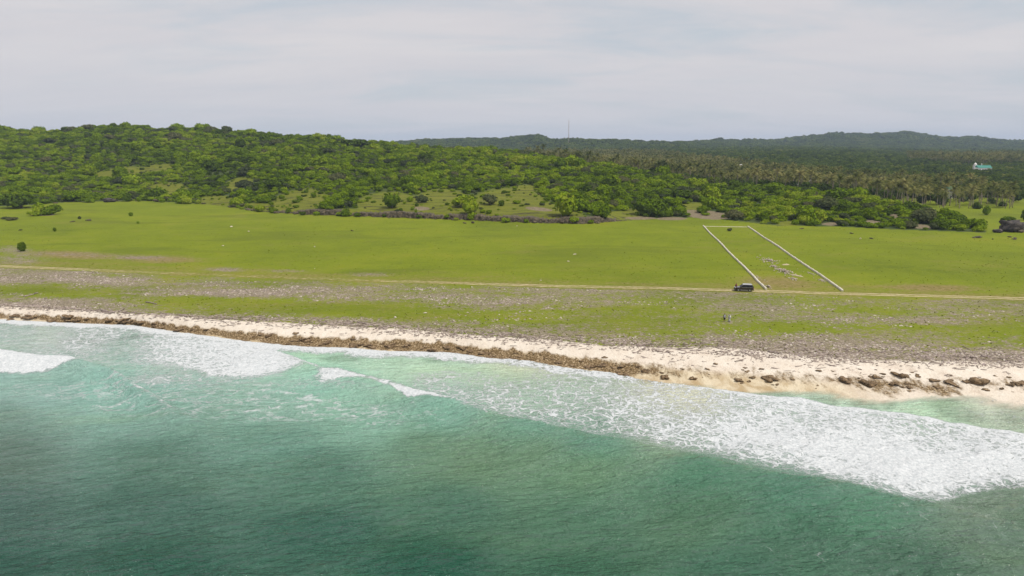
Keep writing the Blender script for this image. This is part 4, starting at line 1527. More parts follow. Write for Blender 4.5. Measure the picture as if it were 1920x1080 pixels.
# ------------------------------------------------------------------ small loose stuff
def stuff_tris(name, V, T, colors, mat, label, cat):
    me_ = bpy.data.meshes.new(name)
    quick(me_, V, T)
    a = me_.attributes.new('pcol', 'FLOAT_COLOR', 'POINT')
    a.data.foreach_set('color', np.concatenate([colors, np.ones((len(colors), 1))], 1).astype(np.float32).ravel())
    o = link(name, me_, mat)
    o['kind'] = 'stuff'
    o['label'] = label
    o['category'] = cat
    return o


def pcol_mat(name):
    m, t, b, _ = newmat(name)
    n = t.noise(pos(t), 6.0, 3, .6)
    t.l(t.mix(t.mr(n, .3, .7, 0, .3), t.attr('pcol', 'Color'), (0.12, 0.09, 0.07)), b.inputs['Base Color'])
    b.inputs['Roughness'].default_value = .9
    b.inputs['Specular IOR Level'].default_value = .1
    return m


MAT_PCOL = pcol_mat('loose_rubble')
def blade_mat():
    m, t, b, out = newmat('grass_blades')
    c = t.attr('pcol', 'Color')
    d = t.n('ShaderNodeBsdfDiffuse')
    tl = t.n('ShaderNodeBsdfTranslucent')
    mx = t.n('ShaderNodeMixShader')
    mx.inputs[0].default_value = .5
    t.l(c, d.inputs[0]); t.l(c, tl.inputs[0])
    t.l(d.outputs[0], mx.inputs[1]); t.l(tl.outputs[0], mx.inputs[2])
    t.l(mx.outputs[0], out.inputs[0])
    return m


MAT_BLADE = blade_mat()
# stones: squashed octahedra, chosen where the turf is stony
ri = rub.ravel() * (np.abs(uG.ravel()) < .82) * (GY.ravel() < 260)
N = 26000
un = RS.uniform(-.82, .82, N * 5)
yy = Yb(un) - 3 + (Yr(un) + 6 - Yb(un)) * RS.rand(N * 5)
xx = un * yy
pat = bil(rub, xx, yy) + 1.1 * (fbm(xx * .09, yy * .2, 4) - .5) + .5 * (fbm(xx * .5, yy * .5, 3) - .5)
sel = np.where(RS.rand(N * 5) < sst(.70, 1.45, pat))[0][:N]
xs, ys = xx[sel], yy[sel]
n = len(xs)
oc = np.array([[1, 0, 0], [0, 1, 0], [-1, 0, 0], [0, -1, 0], [0, 0, 1]], float)
of = np.array([[0, 1, 4], [1, 2, 4], [2, 3, 4], [3, 0, 4]])
s = (0.08 + .22 * RS.rand(n) ** 2.2)
ang = RS.rand(n) * 6.28
V = oc[None] * np.stack([s * 1.4, s, s * .75], 1)[:, None] * (1 + .5 * (RS.rand(n, 5, 1) - .5))
V = np.stack([V[..., 0] * np.cos(ang)[:, None] - V[..., 1] * np.sin(ang)[:, None], V[..., 0] * np.sin(ang)[:, None] + V[..., 1] * np.cos(ang)[:, None], V[..., 2]], -1)
V = V + np.stack([xs, ys, zg(xs, ys) - .02], 1)[:, None]
T = (of[None] + 5 * np.arange(n)[:, None, None]).reshape(-1, 3)
pal = np.array([(.29, .235, .19), (.38, .315, .26), (.21, .17, .14), (.50, .44, .37), (.14, .11, .09), (.33, .265, .25)])
cc = pal[RS.choice(6, n, p=[.26, .22, .2, .12, .1, .1])]
stuff_tris('coral_rubble', V.reshape(-1, 3), T, np.repeat(cc, 5, 0), MAT_PCOL, 'pinkish grey coral rubble strewn through the shore turf', 'rubble')

# grass tufts: little fans of blades
N = 8000
un = RS.uniform(-.84, .84, N * 2)
f_ = RS.rand(N * 2)
yy = Yb(un) + (np.minimum(Yt(un), 330) - Yb(un)) * f_ ** 1.5
xx = un * yy
sel = np.where((fbm(xx * .12, yy * .12, 3) + .25 * RS.rand(N * 2) > .56) & (np.abs(yy - Yr(un)) > 2.2))[0][:N]
xs, ys = xx[sel], yy[sel]
n = len(xs)
h_ = .07 + .16 * RS.rand(n) ** 2
V, T = [], []
for j in range(3):
    a = RS.rand(n) * 6.28
    dx, dy = np.cos(a), np.sin(a)
    z0 = zg(xs, ys) - .03
    wdt = h_ * 1.1
    A = np.stack([xs - dx * wdt, ys - dy * wdt, z0], 1)
    B = np.stack([xs + dx * wdt, ys + dy * wdt, z0], 1)
    C = np.stack([xs + (RS.rand(n) - .5) * h_, ys + (RS.rand(n) - .5) * h_, z0 + h_], 1)
    V.append(np.stack([A, B, C], 1).reshape(-1, 3))
V = np.concatenate(V)
T = np.arange(len(V)).reshape(-1, 3)
gp = np.array([(.15, .18, .014), (.18, .20, .014), (.20, .215, .02), (.12, .15, .016), (.25, .21, .06)])
cc = gp[RS.choice(5, len(T), p=[.3, .25, .2, .15, .1])]
stuff_tris('grass_tufts', V, T, np.repeat(cc, 3, 0), MAT_BLADE, 'short grass tufts roughening the green plain', 'grass')

# drift wood twigs along the top of the beach
N = 3600
un = RS.uniform(-.82, .82, N)
px_ = 960 + F * un
tt = 1.02 + .22 * RS.normal(size=N) + .14 * (fbm(un * 30, un * 0, 2) - .5)
yy = Yw(un) + (Yb(un) - Yw(un)) * np.clip(tt, .45, 1.9)
xx = un * yy
ln = .18 + .8 * RS.rand(N) ** 3.5
ang = RS.normal(0.1, .6, N)
th = .03 + .05 * RS.rand(N)
z0 = zg(xx, yy) + th * .5
d = np.stack([np.cos(ang), np.sin(ang), .1 * RS.normal(size=N)], 1) * ln[:, None]
sd = np.stack([-np.sin(ang), np.cos(ang), 0 * ang], 1) * th[:, None]
c0 = np.stack([xx, yy, z0], 1)
up_ = np.stack([0 * th, 0 * th, th * 1.5], 1)
V = np.stack([c0 - d - sd, c0 - d + sd, c0 - d + up_, c0 + d - sd, c0 + d + sd, c0 + d + up_], 1).reshape(-1, 3)
of = np.array([[0, 3, 5], [0, 5, 2], [1, 2, 5], [1, 5, 4], [0, 2, 1], [3, 4, 5]])
T = (of[None] + 6 * np.arange(N)[:, None, None]).reshape(-1, 3)
wp = np.array([(.25, .195, .17), (.35, .285, .245), (.15, .115, .095), (.43, .36, .30)])
stuff_tris('driftwood_litter', V, T, np.repeat(wp[RS.choice(4, N)], 6, 0), MAT_PCOL, 'grey driftwood twigs along the top of the beach', 'driftwood')
MAT_DRIFT = simple('driftwood', (0.26, 0.205, 0.175), .9, .35, 4)


def drift(px0, py0, px1, py1, th, label):
    a, b_ = hit(px0, py0), hit(px1, py1)
    d = b_ - a
    r_ = random.Random(int(px0))
    pts, rad = [], []
    for i in range(6):
        t = i / 5
        pts.append(Vector((0, 0, th * .6)) + d * t + Vector((0, r_.uniform(-.15, .15), r_.uniform(0, .12))))
        rad.append(th * (1 - .45 * t) * r_.uniform(.85, 1.15))
    br = pts[3]
    V_, T_ = tubes([([p[:] for p in pts], rad, 7), ([br[:], (br + Vector((.3, .5, .35)))[:], (br + Vector((.8, .8, .45)))[:]], [th * .5, th * .35, th * .15], 5)])
    me_ = bpy.data.meshes.new('driftwood_log')
    quick(me_, V_, T_)
    o = link('driftwood_log', me_, MAT_DRIFT)
    o.location = a
    tag(o, label, 'driftwood')


for q in ((188, 583, 216, 588, .22, 'long forked driftwood log on the western sand'), (274, 567, 294, 571, .18, 'dark driftwood log in the western shore turf'), (222, 585, 234, 579, .16, 'short driftwood log propped beside the long forked log'),
          (45, 557, 72, 550, .16, 'dark branch lying in turf near the western edge'), (1195, 650, 1222, 645, .18, 'pinkish driftwood log in front of bright green turf'), (1270, 655, 1300, 655, .14, 'thin purple grey log along the beach top'),
          (1440, 660, 1462, 664, .18, 'dark driftwood log on the beach top'), (1840, 669, 1858, 669, .16, 'dark thin log near the eastern shore turf'), (1818, 671, 1832, 673, .2, 'stubby dark log on eastern beach top'),
          (1393, 661, 1408, 668, .12, 'bent stick at the edge of the middle sand'), (1763, 686, 1772, 680, .14, 'dark upright stick on the eastern sand'), (670, 605, 690, 608, .16, 'dark log along the middle beach top')):
    drift(*q)
#@@PART3

# ------------------------------------------------------------------ the walled plot
MAT_WALL = rock_mat('limestone_wall', [(0.34, (0.42, 0.37, 0.29)), (0.50, (0.62, 0.56, 0.45)), (0.70, (0.74, 0.69, 0.58))], 1.2)
MAT_SAND = simple('heaped_sand', (0.40, 0.33, 0.21), .95, .15, 3)


def wall(p0, p1, label, wid, hgt, seed):
    a, b_ = hit(*p0), hit(*p1)
    n = max(8, int((b_ - a).length / 1.1))
    r_ = random.Random(seed)
    d = (b_ - a).normalized()
    sd = Vector((-d.y, d.x, 0)).normalized()
    V_, T_ = [], []
    for i in range(n + 1):
        c = a.lerp(b_, i / n)
        wob = .12 * math.sin(i * .13 + seed) + r_.uniform(-.06, .06)
        c = c + sd * wob
        z0 = float(zg(c.x, c.y)) - .3
        w_ = wid * r_.uniform(.85, 1.18)
        h1, h2 = hgt * r_.uniform(.85, 1.12), hgt * r_.uniform(.85, 1.12)
        for (o_, z) in ((-w_ * 1.15, z0), (-w_, z0 + .3 + h1), (-w_ * .3, z0 + .36 + h1), (w_ * .4, z0 + .36 + h2), (w_, z0 + .3 + h2), (w_ * 1.15, z0)):
            q = c + sd * o_
            V_.append((q.x - a.x, q.y - a.y, z - a.z))
    for i in range(n):
        for k in range(5):
            q = i * 6 + k
            T_.append((q, q + 1, q + 7, q + 6))
    me_ = bpy.data.meshes.new('low_wall')
    me_.from_pydata(V_, [], T_ + [(0, 1, 2, 3, 4, 5), tuple(n * 6 + k for k in (5, 4, 3, 2, 1, 0))])
    o = link('low_wall', me_, MAT_WALL)
    o.location = a
    o['kind'] = 'thing'
    return tag(o, label, 'wall')


wall((1437, 543.5), (1318, 424), 'long low pale stone wall on the car side of the plot', .19, .45, 1)
wall((1581, 546.5), (1402, 425.5), 'long low pale stone wall on the far side of the plot from the car', .19, .45, 2)
wall((1319.5, 424.6), (1400.5, 426.0), 'short pale wall closing the inland end of the plot', .08, .13, 3)


MAT_PILE = rock_mat('heaped_limestone', [(0.34, (0.24, 0.19, 0.14)), (0.52, (0.40, 0.33, 0.26)), (0.72, (0.58, 0.51, 0.42))])


def pile(cx_, cy_, rx, ry, n, smax, label, seed, heap=.25):
    c = hit(cx_, cy_)
    r_ = np.random.RandomState(seed)
    e0, e1 = hit(cx_ + rx, cy_), hit(cx_, cy_ - ry)
    RX_, RY_ = abs(e0.x - c.x), abs(e1.y - c.y)
    V_, T_ = [], []
    for k in range(n):
        rr_ = abs(r_.normal()) * .5
        a = r_.rand() * 6.28
        x, y = RX_ * rr_ * math.cos(a), RY_ * rr_ * math.sin(a)
        s_ = smax * (.35 + .65 * r_.rand())
        v, f = ICO1
        q = v * (1 + .5 * (r_.rand(len(v), 1) - .5)) * np.array([1, .8, .62]) * s_
        th = r_.rand() * 6.28
        q = np.stack([q[:, 0] * math.cos(th) - q[:, 1] * math.sin(th), q[:, 0] * math.sin(th) + q[:, 1] * math.cos(th), q[:, 2]], 1)
        z = float(zg(c.x + x, c.y + y)) - c.z + heap * max(0, 1 - rr_ * 1.6) * r_.rand() + s_ * .25
        T_.append(f + 12 * k if len(v) == 12 else f + len(v) * k)
        V_.append(q + [x, y, z])
    me_ = bpy.data.meshes.new('stone_pile')
    quick(me_, np.concatenate(V_), np.concatenate(T_))
    o = link('stone_pile', me_, MAT_PILE)
    o.location = c
    return tag(o, label, 'stone pile')


pile(1443, 489, 17, 7, 95, .34, 'loose spread of pinkish white stones nearest the inland end', 1, .4)
pile(1451, 500, 11, 4, 50, .32, 'small grey white stone heap in the middle of the plot', 2, .35)
pile(1471, 510, 16, 8, 130, .36, 'largest white stone pile in the plot', 3, .8)
pile(1487, 523, 10, 3.5, 34, .28, 'few pale stones on the seaward side of the largest pile', 4, .3)
pile(1441, 538.5, 5, 4, 24, .34, 'small white stone heap at the seaward wall end', 5, .5)
pile(1520, 513, 10, 8, 34, .20, 'thin scatter of stones along the inner face of the far wall', 6, .1)
pile(1541, 526, 13, 8, 60, .22, 'scattered pinkish rubble against the seaward part of the far wall', 7, .15)
pile(1421, 520, 5, 10, 34, .20, 'thin line of rubble beside the car side wall', 8, .1)


def sand_heap(p0, p1, wid, hgt, label):
    a, b_ = hit(*p0), hit(*p1)
    c = (a + b_) / 2
    L_ = (b_ - a).length / 2
    v, f = ICO3
    q = v * np.array([L_, wid, hgt])
    q = q * (1 + .3 * (fbm(v[:, 0] * 3 + 7, v[:, 1] * 3 + v[:, 2], 3) - .5))[:, None]
    th = math.atan2(b_.y - a.y, b_.x - a.x)
    me_ = bpy.data.meshes.new('sand_heap')
    quick(me_, q, f)
    smooth(me_)
    o = link('sand_heap', me_, MAT_SAND)
    o.location = c - Vector((0, 0, hgt * .15))
    o.rotation_euler = (0, 0, th)
    return tag(o, label, 'sand heap')


sand_heap((1466, 497.2), (1480, 496.2), .6, .35, 'pale sand heap beside the middle stone heap')
sand_heap((1480, 514), (1506, 519.5), .6, .25, 'long tongue of yellowish sand trailing from the largest pile')

# ------------------------------------------------------------------ dark car on the track
def paint(name, col, rough, metal=0.0, coat=0.0):
    m, t, b, _ = newmat(name)
    P = t.n('ShaderNodeTexCoord').outputs['Object']
    n = t.noise(P, 2.5, 4, .6)
    lo = tuple(c * .85 + .006 for c in col)
    t.l(t.mix(t.mr(n, .35, .7), col, lo), b.inputs['Base Color'])
    b.inputs['Roughness'].default_value = rough
    b.inputs['Metallic'].default_value = metal
    b.inputs['Coat Weight'].default_value = coat
    return m


M_BODY = paint('dark_brown_paint', (0.030, 0.016, 0.016), .32, .3, .8)
M_ROOF = paint('painted_roof_glare', (0.62, 0.60, 0.62), .3, .2, .6)  # glare on the dark car's roof, put into the base colour
M_GLASS = paint('dark_car_glass', (0.010, 0.012, 0.014), .06)
M_TYRE = paint('tyre_rubber', (0.018, 0.018, 0.018), .85)
M_RIM = paint('alloy_rim', (0.45, 0.45, 0.47), .35, .8)
M_CHROME = paint('chrome_trim', (0.60, 0.60, 0.62), .25, .7)
M_LAMP = paint('head_lamp', (0.75, 0.75, 0.78), .15)
M_TAIL = paint('tail_lamp', (0.30, 0.02, 0.02), .2)
M_PLASTIC = paint('black_plastic', (0.02, 0.02, 0.022), .6)


def bm_obj(name, bm, mat, parent, sm=False):
    me_ = bpy.data.meshes.new(name)
    bmesh.ops.recalc_face_normals(bm, faces=bm.faces)
    bm.to_mesh(me_)
    bm.free()
    if sm:
        smooth(me_)
    return link(name, me_, mat, parent)


def prism(profile, y0, y1, top=None, bev=.0, z_split=None):
    """side profile (x, z) extruded from y0 to y1; 'top' narrows what lies above z_split"""
    bm = bmesh.new()
    A = [bm.verts.new((x, y0, z)) for x, z in profile]
    B = [bm.verts.new((x, y1, z)) for x, z in profile]
    n = len(profile)
    bm.faces.new(A)
    bm.faces.new(B[::-1])
    for i in range(n):
        bm.faces.new((A[i], B[i], B[(i + 1) % n], A[(i + 1) % n]))
    if top:
        for v in bm.verts:
            if v.co.z > z_split:
                v.co.y *= top
    if bev:
        bmesh.ops.recalc_face_normals(bm, faces=bm.faces)
        bmesh.ops.bevel(bm, geom=list(bm.edges), offset=bev, segments=2, affect='EDGES', profile=.6)
    return bm


def box(x0, x1, y0, y1, z0, z1, bev=0.0):
    return prism([(x0, z0), (x1, z0), (x1, z1), (x0, z1)], y0, y1, bev=bev)


pc = hit(1394.5, 546.3)
p2 = hit(1440, 547.8)
car = empty('parked_car', (pc.x, pc.y + .2, float(zg(pc.x, pc.y)) + .05), math.atan2(p2.y - pc.y, p2.x - pc.x) + math.pi)
tag(car, 'dark off road car with painted roof glare parked on the sandy track', 'car')
body_p = [(-2.22, .42), (-2.25, .75), (-2.20, 1.05), (-1.0, 1.10), (1.0, 1.08), (1.95, 1.00), (2.18, .90), (2.24, .60), (2.18, .38), (1.75, .34), (1.68, .62), (1.50, .76), (1.20, .76), (1.02, .62), (.95, .34),
          (-.95, .34), (-1.02, .62), (-1.20, .76), (-1.50, .76), (-1.68, .62), (-1.75, .36)]
body = bm_obj('body', prism(body_p, -.90, .90, bev=.035), M_BODY, car)
cab_p = [(-2.16, 1.02), (-2.02, 1.62), (-1.90, 1.70), (.15, 1.72), (.32, 1.66), (1.02, 1.02)]
cab = bm_obj('cabin', prism(cab_p, -.86, .86, .84, .03, 1.3), M_BODY, car)
bm_obj('roof', prism([(-1.95, 1.700), (-1.90, 1.745), (.12, 1.762), (.22, 1.715)], -.70, .70, bev=.012), M_ROOF, car)
for sg in (-1, 1):
    for (x0, x1, xt0, xt1) in ((-2.0, -1.30, -1.92, -1.30), (-1.24, -.42, -1.24, -.42), (-.36, .80, -.36, .22)):
        bm = bmesh.new()
        vs = [bm.verts.new(q) for q in ((x0, sg * .872, 1.13), (x1, sg * .872, 1.13), (xt1, sg * .742, 1.62), (xt0, sg * .742, 1.62))]
        f = bm.faces.new(vs)
        bmesh.ops.solidify(bm, geom=[f], thickness=.012)
        bm_obj('side_window', bm, M_GLASS, car)
    bm_obj('window_trim', box(-2.08, .92, sg * .885 - .012, sg * .885 + .012, 1.08, 1.12), M_CHROME, car)
    bm_obj('side_step', box(-.88, .90, sg * .95 - .09, sg * .95 + .09, .33, .41, .015), M_CHROME, car)
    bm_obj('roof_rail', box(-1.8, .05, sg * .64 - .03, sg * .64 + .03, 1.78, 1.83, .01), M_CHROME, car)
    mr = bm_obj('mirror', box(.68, .84, sg * 1.02 - .11, sg * 1.02 + .11, 1.12, 1.28, .03), M_BODY, car)
    bm_obj('headlight', box(2.04, 2.215, sg * .68 - .17, sg * .68 + .17, .78, .93, .02), M_LAMP, car)
    bm_obj('tail_light', box(-2.262, -2.12, sg * .78 - .1, sg * .78 + .1, .82, 1.10, .02), M_TAIL, car)
    for dx in (-.55, .12):
        bm_obj('door_handle', box(dx - .09, dx + .09, sg * .905 - .015, sg * .905 + .015, .98, 1.01), M_CHROME, car)
    for wx in (-1.36, 1.36):
        w_ = empty('wheel', (wx, sg * .80, .36))
        w_.parent = car
        bm = bmesh.new()
        prof = [(.20, -.11), (.33, -.12), (.36, -.08), (.36, .08), (.33, .12), (.20, .11)]
        rings = []
        for k in range(20):
            a = 2 * math.pi * k / 20
            rings.append([bm.verts.new((r_ * math.cos(a), y, r_ * math.sin(a))) for r_, y in prof])
        for k in range(20):
            for j in range(6):
                bm.faces.new((rings[k][j], rings[(k + 1) % 20][j], rings[(k + 1) % 20][(j + 1) % 6], rings[k][(j + 1) % 6]))
        bm_obj('tyre', bm, M_TYRE, w_)
        bm = bmesh.new()
        bmesh.ops.create_cone(bm, cap_ends=True, segments=20, radius1=.215, radius2=.215, depth=.10, matrix=Matrix.Translation((0, sg * .05, 0)) @ Matrix.Rotation(math.pi / 2, 4, 'X'))
        for k in range(5):
            a = 2 * math.pi * k / 5
            bmesh.ops.create_cube(bm, size=1, matrix=Matrix.Translation((.11 * math.cos(a), sg * .105, .11 * math.sin(a))) @ Matrix.Rotation(-a, 4, 'Y') @ Matrix.Diagonal((.19, .03, .05, 1)))
        bm_obj('rim', bm, M_RIM, w_)
for nm, q, mt in (('windscreen', [(.99, -.78, 1.09), (.99, .78, 1.09), (.40, .66, 1.63), (.40, -.66, 1.63)], M_GLASS), ('rear_window', [(-2.17, -.72, 1.14), (-2.17, .72, 1.14), (-2.065, .64, 1.58), (-2.065, -.64, 1.58)], M_GLASS)):
    bm = bmesh.new()
    f = bm.faces.new([bm.verts.new(v) for v in q])
    bmesh.ops.solidify(bm, geom=[f], thickness=.02)
    bm_obj(nm, bm, mt, car)
bm_obj('grille', box(2.19, 2.262, -.46, .46, .56, .88, .01), M_PLASTIC, car)
bm_obj('front_bumper', box(2.10, 2.32, -.86, .86, .36, .54, .04), M_PLASTIC, car)
bm_obj('rear_bumper', box(-2.34, -2.12, -.86, .86, .38, .60, .04), M_PLASTIC, car)
sp = bm_obj('spare_wheel', box(-2.40, -2.27, -.30, .30, .66, 1.22, .12), M_TYRE, car)

# ------------------------------------------------------------------ people
def skin_body(joints, bones, root):
    me_ = bpy.data.meshes.new('tmp')
    names = list(joints)
    me_.from_pydata([joints[n][0] for n in names], [(names.index(a), names.index(b)) for a, b in bones], [])
    o = bpy.data.objects.new('tmp', me_)
    COL.objects.link(o)
    sk = o.modifiers.new('skin', 'SKIN')
    sk.use_smooth_shade = True
    for i, n in enumerate(names):
        r_ = joints[n][1]
        me_.skin_vertices[0].data[i].radius = r_ if isinstance(r_, tuple) else (r_, r_)
        me_.skin_vertices[0].data[i].use_root = (n == root)
    sb = o.modifiers.new('sub', 'SUBSURF')
    sb.levels = 1
    sb.render_levels = 1
    dg = bpy.context.evaluated_depsgraph_get()
    out = bpy.data.meshes.new_from_object(o.evaluated_get(dg))
    bpy.data.objects.remove(o)
    return out


if True:
    # skin data layers exist only after the modifier is added through the operator-free path
    pass


def body_mesh(arm=((.24, 0, 1.15), (.27, .05, .88)), arm2=None, stride=.12, lean=0.0, head_turn=0):
    """standing or walking adult 1.70 m tall, built as one surface from tapered limbs"""
    arm2 = arm2 or tuple((-p[0], p[1], p[2]) for p in arm)
    P_ = []

    def limb(pts, rad, sides=10):
        P_.append((pts, rad, sides))
    limb([(0, 0, .82), (0, 0, .92), (0, .01, 1.05), (0, .01, 1.20), (0, .0, 1.34), (0, 0, 1.42), (0, 0, 1.47)], [.10, .155, .14, .16, .165, .10, .06], 14)
    limb([(0, 0, 1.42), (0, .015, 1.50), (0, .03, 1.55), (0, .035, 1.62), (0, .02, 1.68), (0, .0, 1.705)], [.055, .055, .085, .098, .08, .02], 12)
    for sg, (el, ha) in ((1, arm), (-1, arm2)):
        sh_ = (sg * .17, 0, 1.39)
        limb([sh_, ((sh_[0] + el[0]) / 2, (sh_[1] + el[1]) / 2, (sh_[2] + el[2]) / 2), el, ((el[0] + ha[0]) / 2, (el[1] + ha[1]) / 2, (el[2] + ha[2]) / 2), ha], [.062, .052, .043, .038, .028], 8)
        d = (Vector(ha) - Vector(el)).normalized()
        hp = Vector(ha) + d * .06
        limb([ha, hp[:], (hp + d * .04)[:]], [.026, .042, .034], 8)
        for k, (off, ln) in enumerate(((-.03, .065), (-.01, .08), (.01, .075), (.03, .06))):
            b0 = hp + d * .04 + Vector((0, off, 0))
            limb([b0[:], (b0 + d * ln * .55)[:], (b0 + d * ln + Vector((-.02 * sg, 0, 0)))[:]], [.010, .009, .006], 5)
        b0 = hp + Vector((-.01 * sg, .035, 0))
        limb([b0[:], (b0 + Vector((0, .03, 0)) + d * .025)[:], (b0 + Vector((0, .035, 0)) + d * .06)[:]], [.011, .010, .007], 5)
        y = stride * sg
        limb([(sg * .085, 0, .93), (sg * .095, y * .3, .70), (sg * .095, y * .55 + .02, .49), (sg * .095, y * .8, .28), (sg * .095, y, .08)], [.095, .085, .058, .056, .038], 10)
        limb([(sg * .095, y - .05, .045), (sg * .095, y + .06, .04), (sg * .10, y + .17, .025)], [.042, .042, .028], 8)
    limb([(0, .10, 1.60), (0, .135, 1.585), (0, .12, 1.57)], [.010, .014, .010], 5)
    for sg in (-1, 1):
        limb([(sg * .09, .02, 1.63), (sg * .105, .01, 1.61), (sg * .092, .02, 1.58)], [.008, .016, .008], 5)
    V_, T_ = tubes(P_)
    V_ = np.array(V_)
    wide = 1 + .28 * sst(.8, .95, V_[:, 2]) * (np.abs(V_[:, 0]) < .2) * (V_[:, 2] < 1.45)
    V_[:, 0] *= wide
    me_ = bpy.data.meshes.new('person')
    quick(me_, V_, T_)
    tmp = bpy.data.objects.new('tmp', me_)
    COL.objects.link(tmp)
    rm = tmp.modifiers.new('remesh', 'REMESH')
    rm.mode = 'VOXEL'
    rm.voxel_size = .013
    dg = bpy.context.evaluated_depsgraph_get()
    out = bpy.data.meshes.new_from_object(tmp.evaluated_get(dg))
    bpy.data.objects.remove(tmp)
    smooth(out)
    return out


def cloth(name, profile, mat, parent, sides=16):
    """a garment: rings (z, rx, ry, cx, cy)"""
    bm = bmesh.new()
    rg = []
    for z, rx, ry, cx_, cy_ in profile:
        rg.append([bm.verts.new((cx_ + rx * math.cos(2 * math.pi * k / sides) * (1 + .03 * math.sin(5 * k)), cy_ + ry * math.sin(2 * math.pi * k / sides), z)) for k in range(sides)])
    for i in range(len(rg) - 1):
        for k in range(sides):
            bm.faces.new((rg[i][k], rg[i][(k + 1) % sides], rg[i + 1][(k + 1) % sides], rg[i + 1][k]))
    bmesh.ops.solidify(bm, geom=list(bm.faces), thickness=.01)
    return bm_obj(name, bm, mat, parent, True)


M_SKIN = paint('skin', (0.23, 0.125, 0.08), .6)
M_HAIR = paint('dark_hair', (0.012, 0.010, 0.009), .6)
M_GREYC = paint('light_grey_cloth', (0.64, 0.63, 0.66), .9)
M_BLACKC = paint('black_cloth', (0.014, 0.014, 0.016), .9)
M_WHITEC = paint('white_cloth', (0.82, 0.81, 0.80), .9)
M_CREAMC = paint('cream_headscarf', (0.60, 0.52, 0.40), .9)
M_REDC = paint('red_brown_cloth', (0.26, 0.07, 0.055), .9)


def limb_cloth(name, pts, rad, mat, parent):
    V_, T_ = tubes([(pts, rad, 10)])
    me_ = bpy.data.meshes.new(name)
    quick(me_, V_, T_)
    smooth(me_)
    return link(name, me_, mat, parent)


def person(px_, py_, rz, label, outfit, hgt=1.72, **kw):
    p = hit(px_, py_)
    o = link('person', body_mesh(**kw), M_SKIN)
    o.location = p
    o.rotation_euler = (0, 0, rz)
    o.scale = (hgt / 1.7,) * 3
    tag(o, label, 'person')
    top, low, hair = outfit
    st = kw.get('stride', .12)
    if hair == 'scarf':
        cloth('headscarf', [(1.36, .20, .17, 0, 0), (1.46, .125, .12, 0, .01), (1.55, .115, .115, 0, .01), (1.64, .115, .118, 0, .02), (1.70, .085, .085, 0, .015), (1.73, .02, .02, 0, .01)], M_CREAMC, o)
    else:
        cloth('hair', [(1.57, .098, .055, 0, -.045), (1.62, .112, .095, 0, -.005), (1.67, .104, .10, 0, .015), (1.71, .07, .07, 0, .01), (1.725, .015, .015, 0, .005)], M_HAIR, o)
    tm_ = {'grey': M_GREYC, 'white': M_WHITEC, 'red': M_REDC}[top]
    cloth('shirt', [(.86, .225, .175, 0, 0), (1.0, .215, .17, 0, .005), (1.18, .225, .18, 0, .01), (1.34, .235, .178, 0, 0), (1.43, .15, .115, 0, 0), (1.455, .085, .08, 0, 0)], tm_, o)
    sl = M_BLACKC if top == 'grey' else tm_
    arm = kw.get('arm', ((.24, 0, 1.15), (.27, .05, .88)))
    arm2 = kw.get('arm2') or tuple((-q[0], q[1], q[2]) for q in arm)
    for sg, a_ in ((1, arm), (-1, arm2)):
        e = a_[0] if top != 'white' else a_[1]
        s_ = Vector((sg * .185, 0, 1.395))
        limb_cloth('sleeve', [s_[:], (s_.lerp(Vector(a_[0]), .9))[:], (Vector(a_[0]).lerp(Vector(e), .9))[:]], [.082, .064, .060 if top == 'white' else .058], sl, o)
    if low == 'robe':
        cloth('skirt', [(.10, .25, .23, 0, .02), (.40, .235, .21, 0, .01), (.70, .225, .19, 0, 0), (.95, .20, .16, 0, 0)], M_WHITEC, o)
    else:
        cloth('waistband', [(.80, .19, .15, 0, 0), (.92, .20, .155, 0, 0), (.98, .18, .14, 0, 0)], M_BLACKC, o)
        for sg in (-1, 1):
            end = .44 if low == 'shorts' else .10
            limb_cloth('trouser_leg', [(sg * .09, 0, .92), (sg * .10, st * sg * .3, .68), (sg * .10, st * sg * (.55 if end > .3 else .95), end)], [.115, .105, .095 if end > .3 else .07], M_BLACKC, o)
    return o


person(1358, 603.2, 2.9, 'person in light grey top and black shorts standing on the turf', ('grey', 'shorts', 'hair'), 1.74, stride=.10)
person(1367.3, 603.6, 2.6, 'person in long white clothes walking beside the one in shorts', ('white', 'robe', 'scarf'), 1.62, arm=((.22, .04, 1.16), (.24, .12, .93)), stride=.08)
cp_ = car.location
ca2 = car.rotation_euler.z
off = Matrix.Rotation(ca2, 3, 'Z') @ Vector((1.65, -1.35, 0))
pp = person(1384, 541, 3.3, 'person in a red brown top standing behind the bonnet of the car', ('red', 'trousers', 'hair'), 1.70, stride=.03)
pp.location = (cp_.x + off.x, cp_.y + off.y, float(zg(cp_.x + off.x, cp_.y + off.y)))

# ------------------------------------------------------------------ far buildings and the mast
M_PLASTER = paint('white_plaster', (0.72, 0.69, 0.66), .85)
M_TEAL = paint('teal_sheet_roof', (0.10, 0.42, 0.33), .5)
M_REDROOF = paint('red_roof', (0.42, 0.12, 0.09), .7)
M_WINDOW = paint('window_glass', (0.03, 0.04, 0.045), .1)
M_MAST = paint('mast_steel', (0.45, 0.36, 0.36), .6)


def gable(x0, x1, y0, y1, z0, z1, over=.5):
    xm0, xm1 = x0 - over, x1 + over
    bm = bmesh.new()
    ym = (y0 + y1) / 2
    A = [bm.verts.new(q) for q in ((xm0, y0 - over, z0), (xm1, y0 - over, z0), (xm1, ym, z1), (xm0, ym, z1), (xm0, y1 + over, z0), (xm1, y1 + over, z0))]
    bm.faces.new((A[0], A[1], A[2], A[3]))
    bm.faces.new((A[3], A[2], A[5], A[4]))
    bmesh.ops.solidify(bm, geom=list(bm.faces), thickness=.2)
    return bm


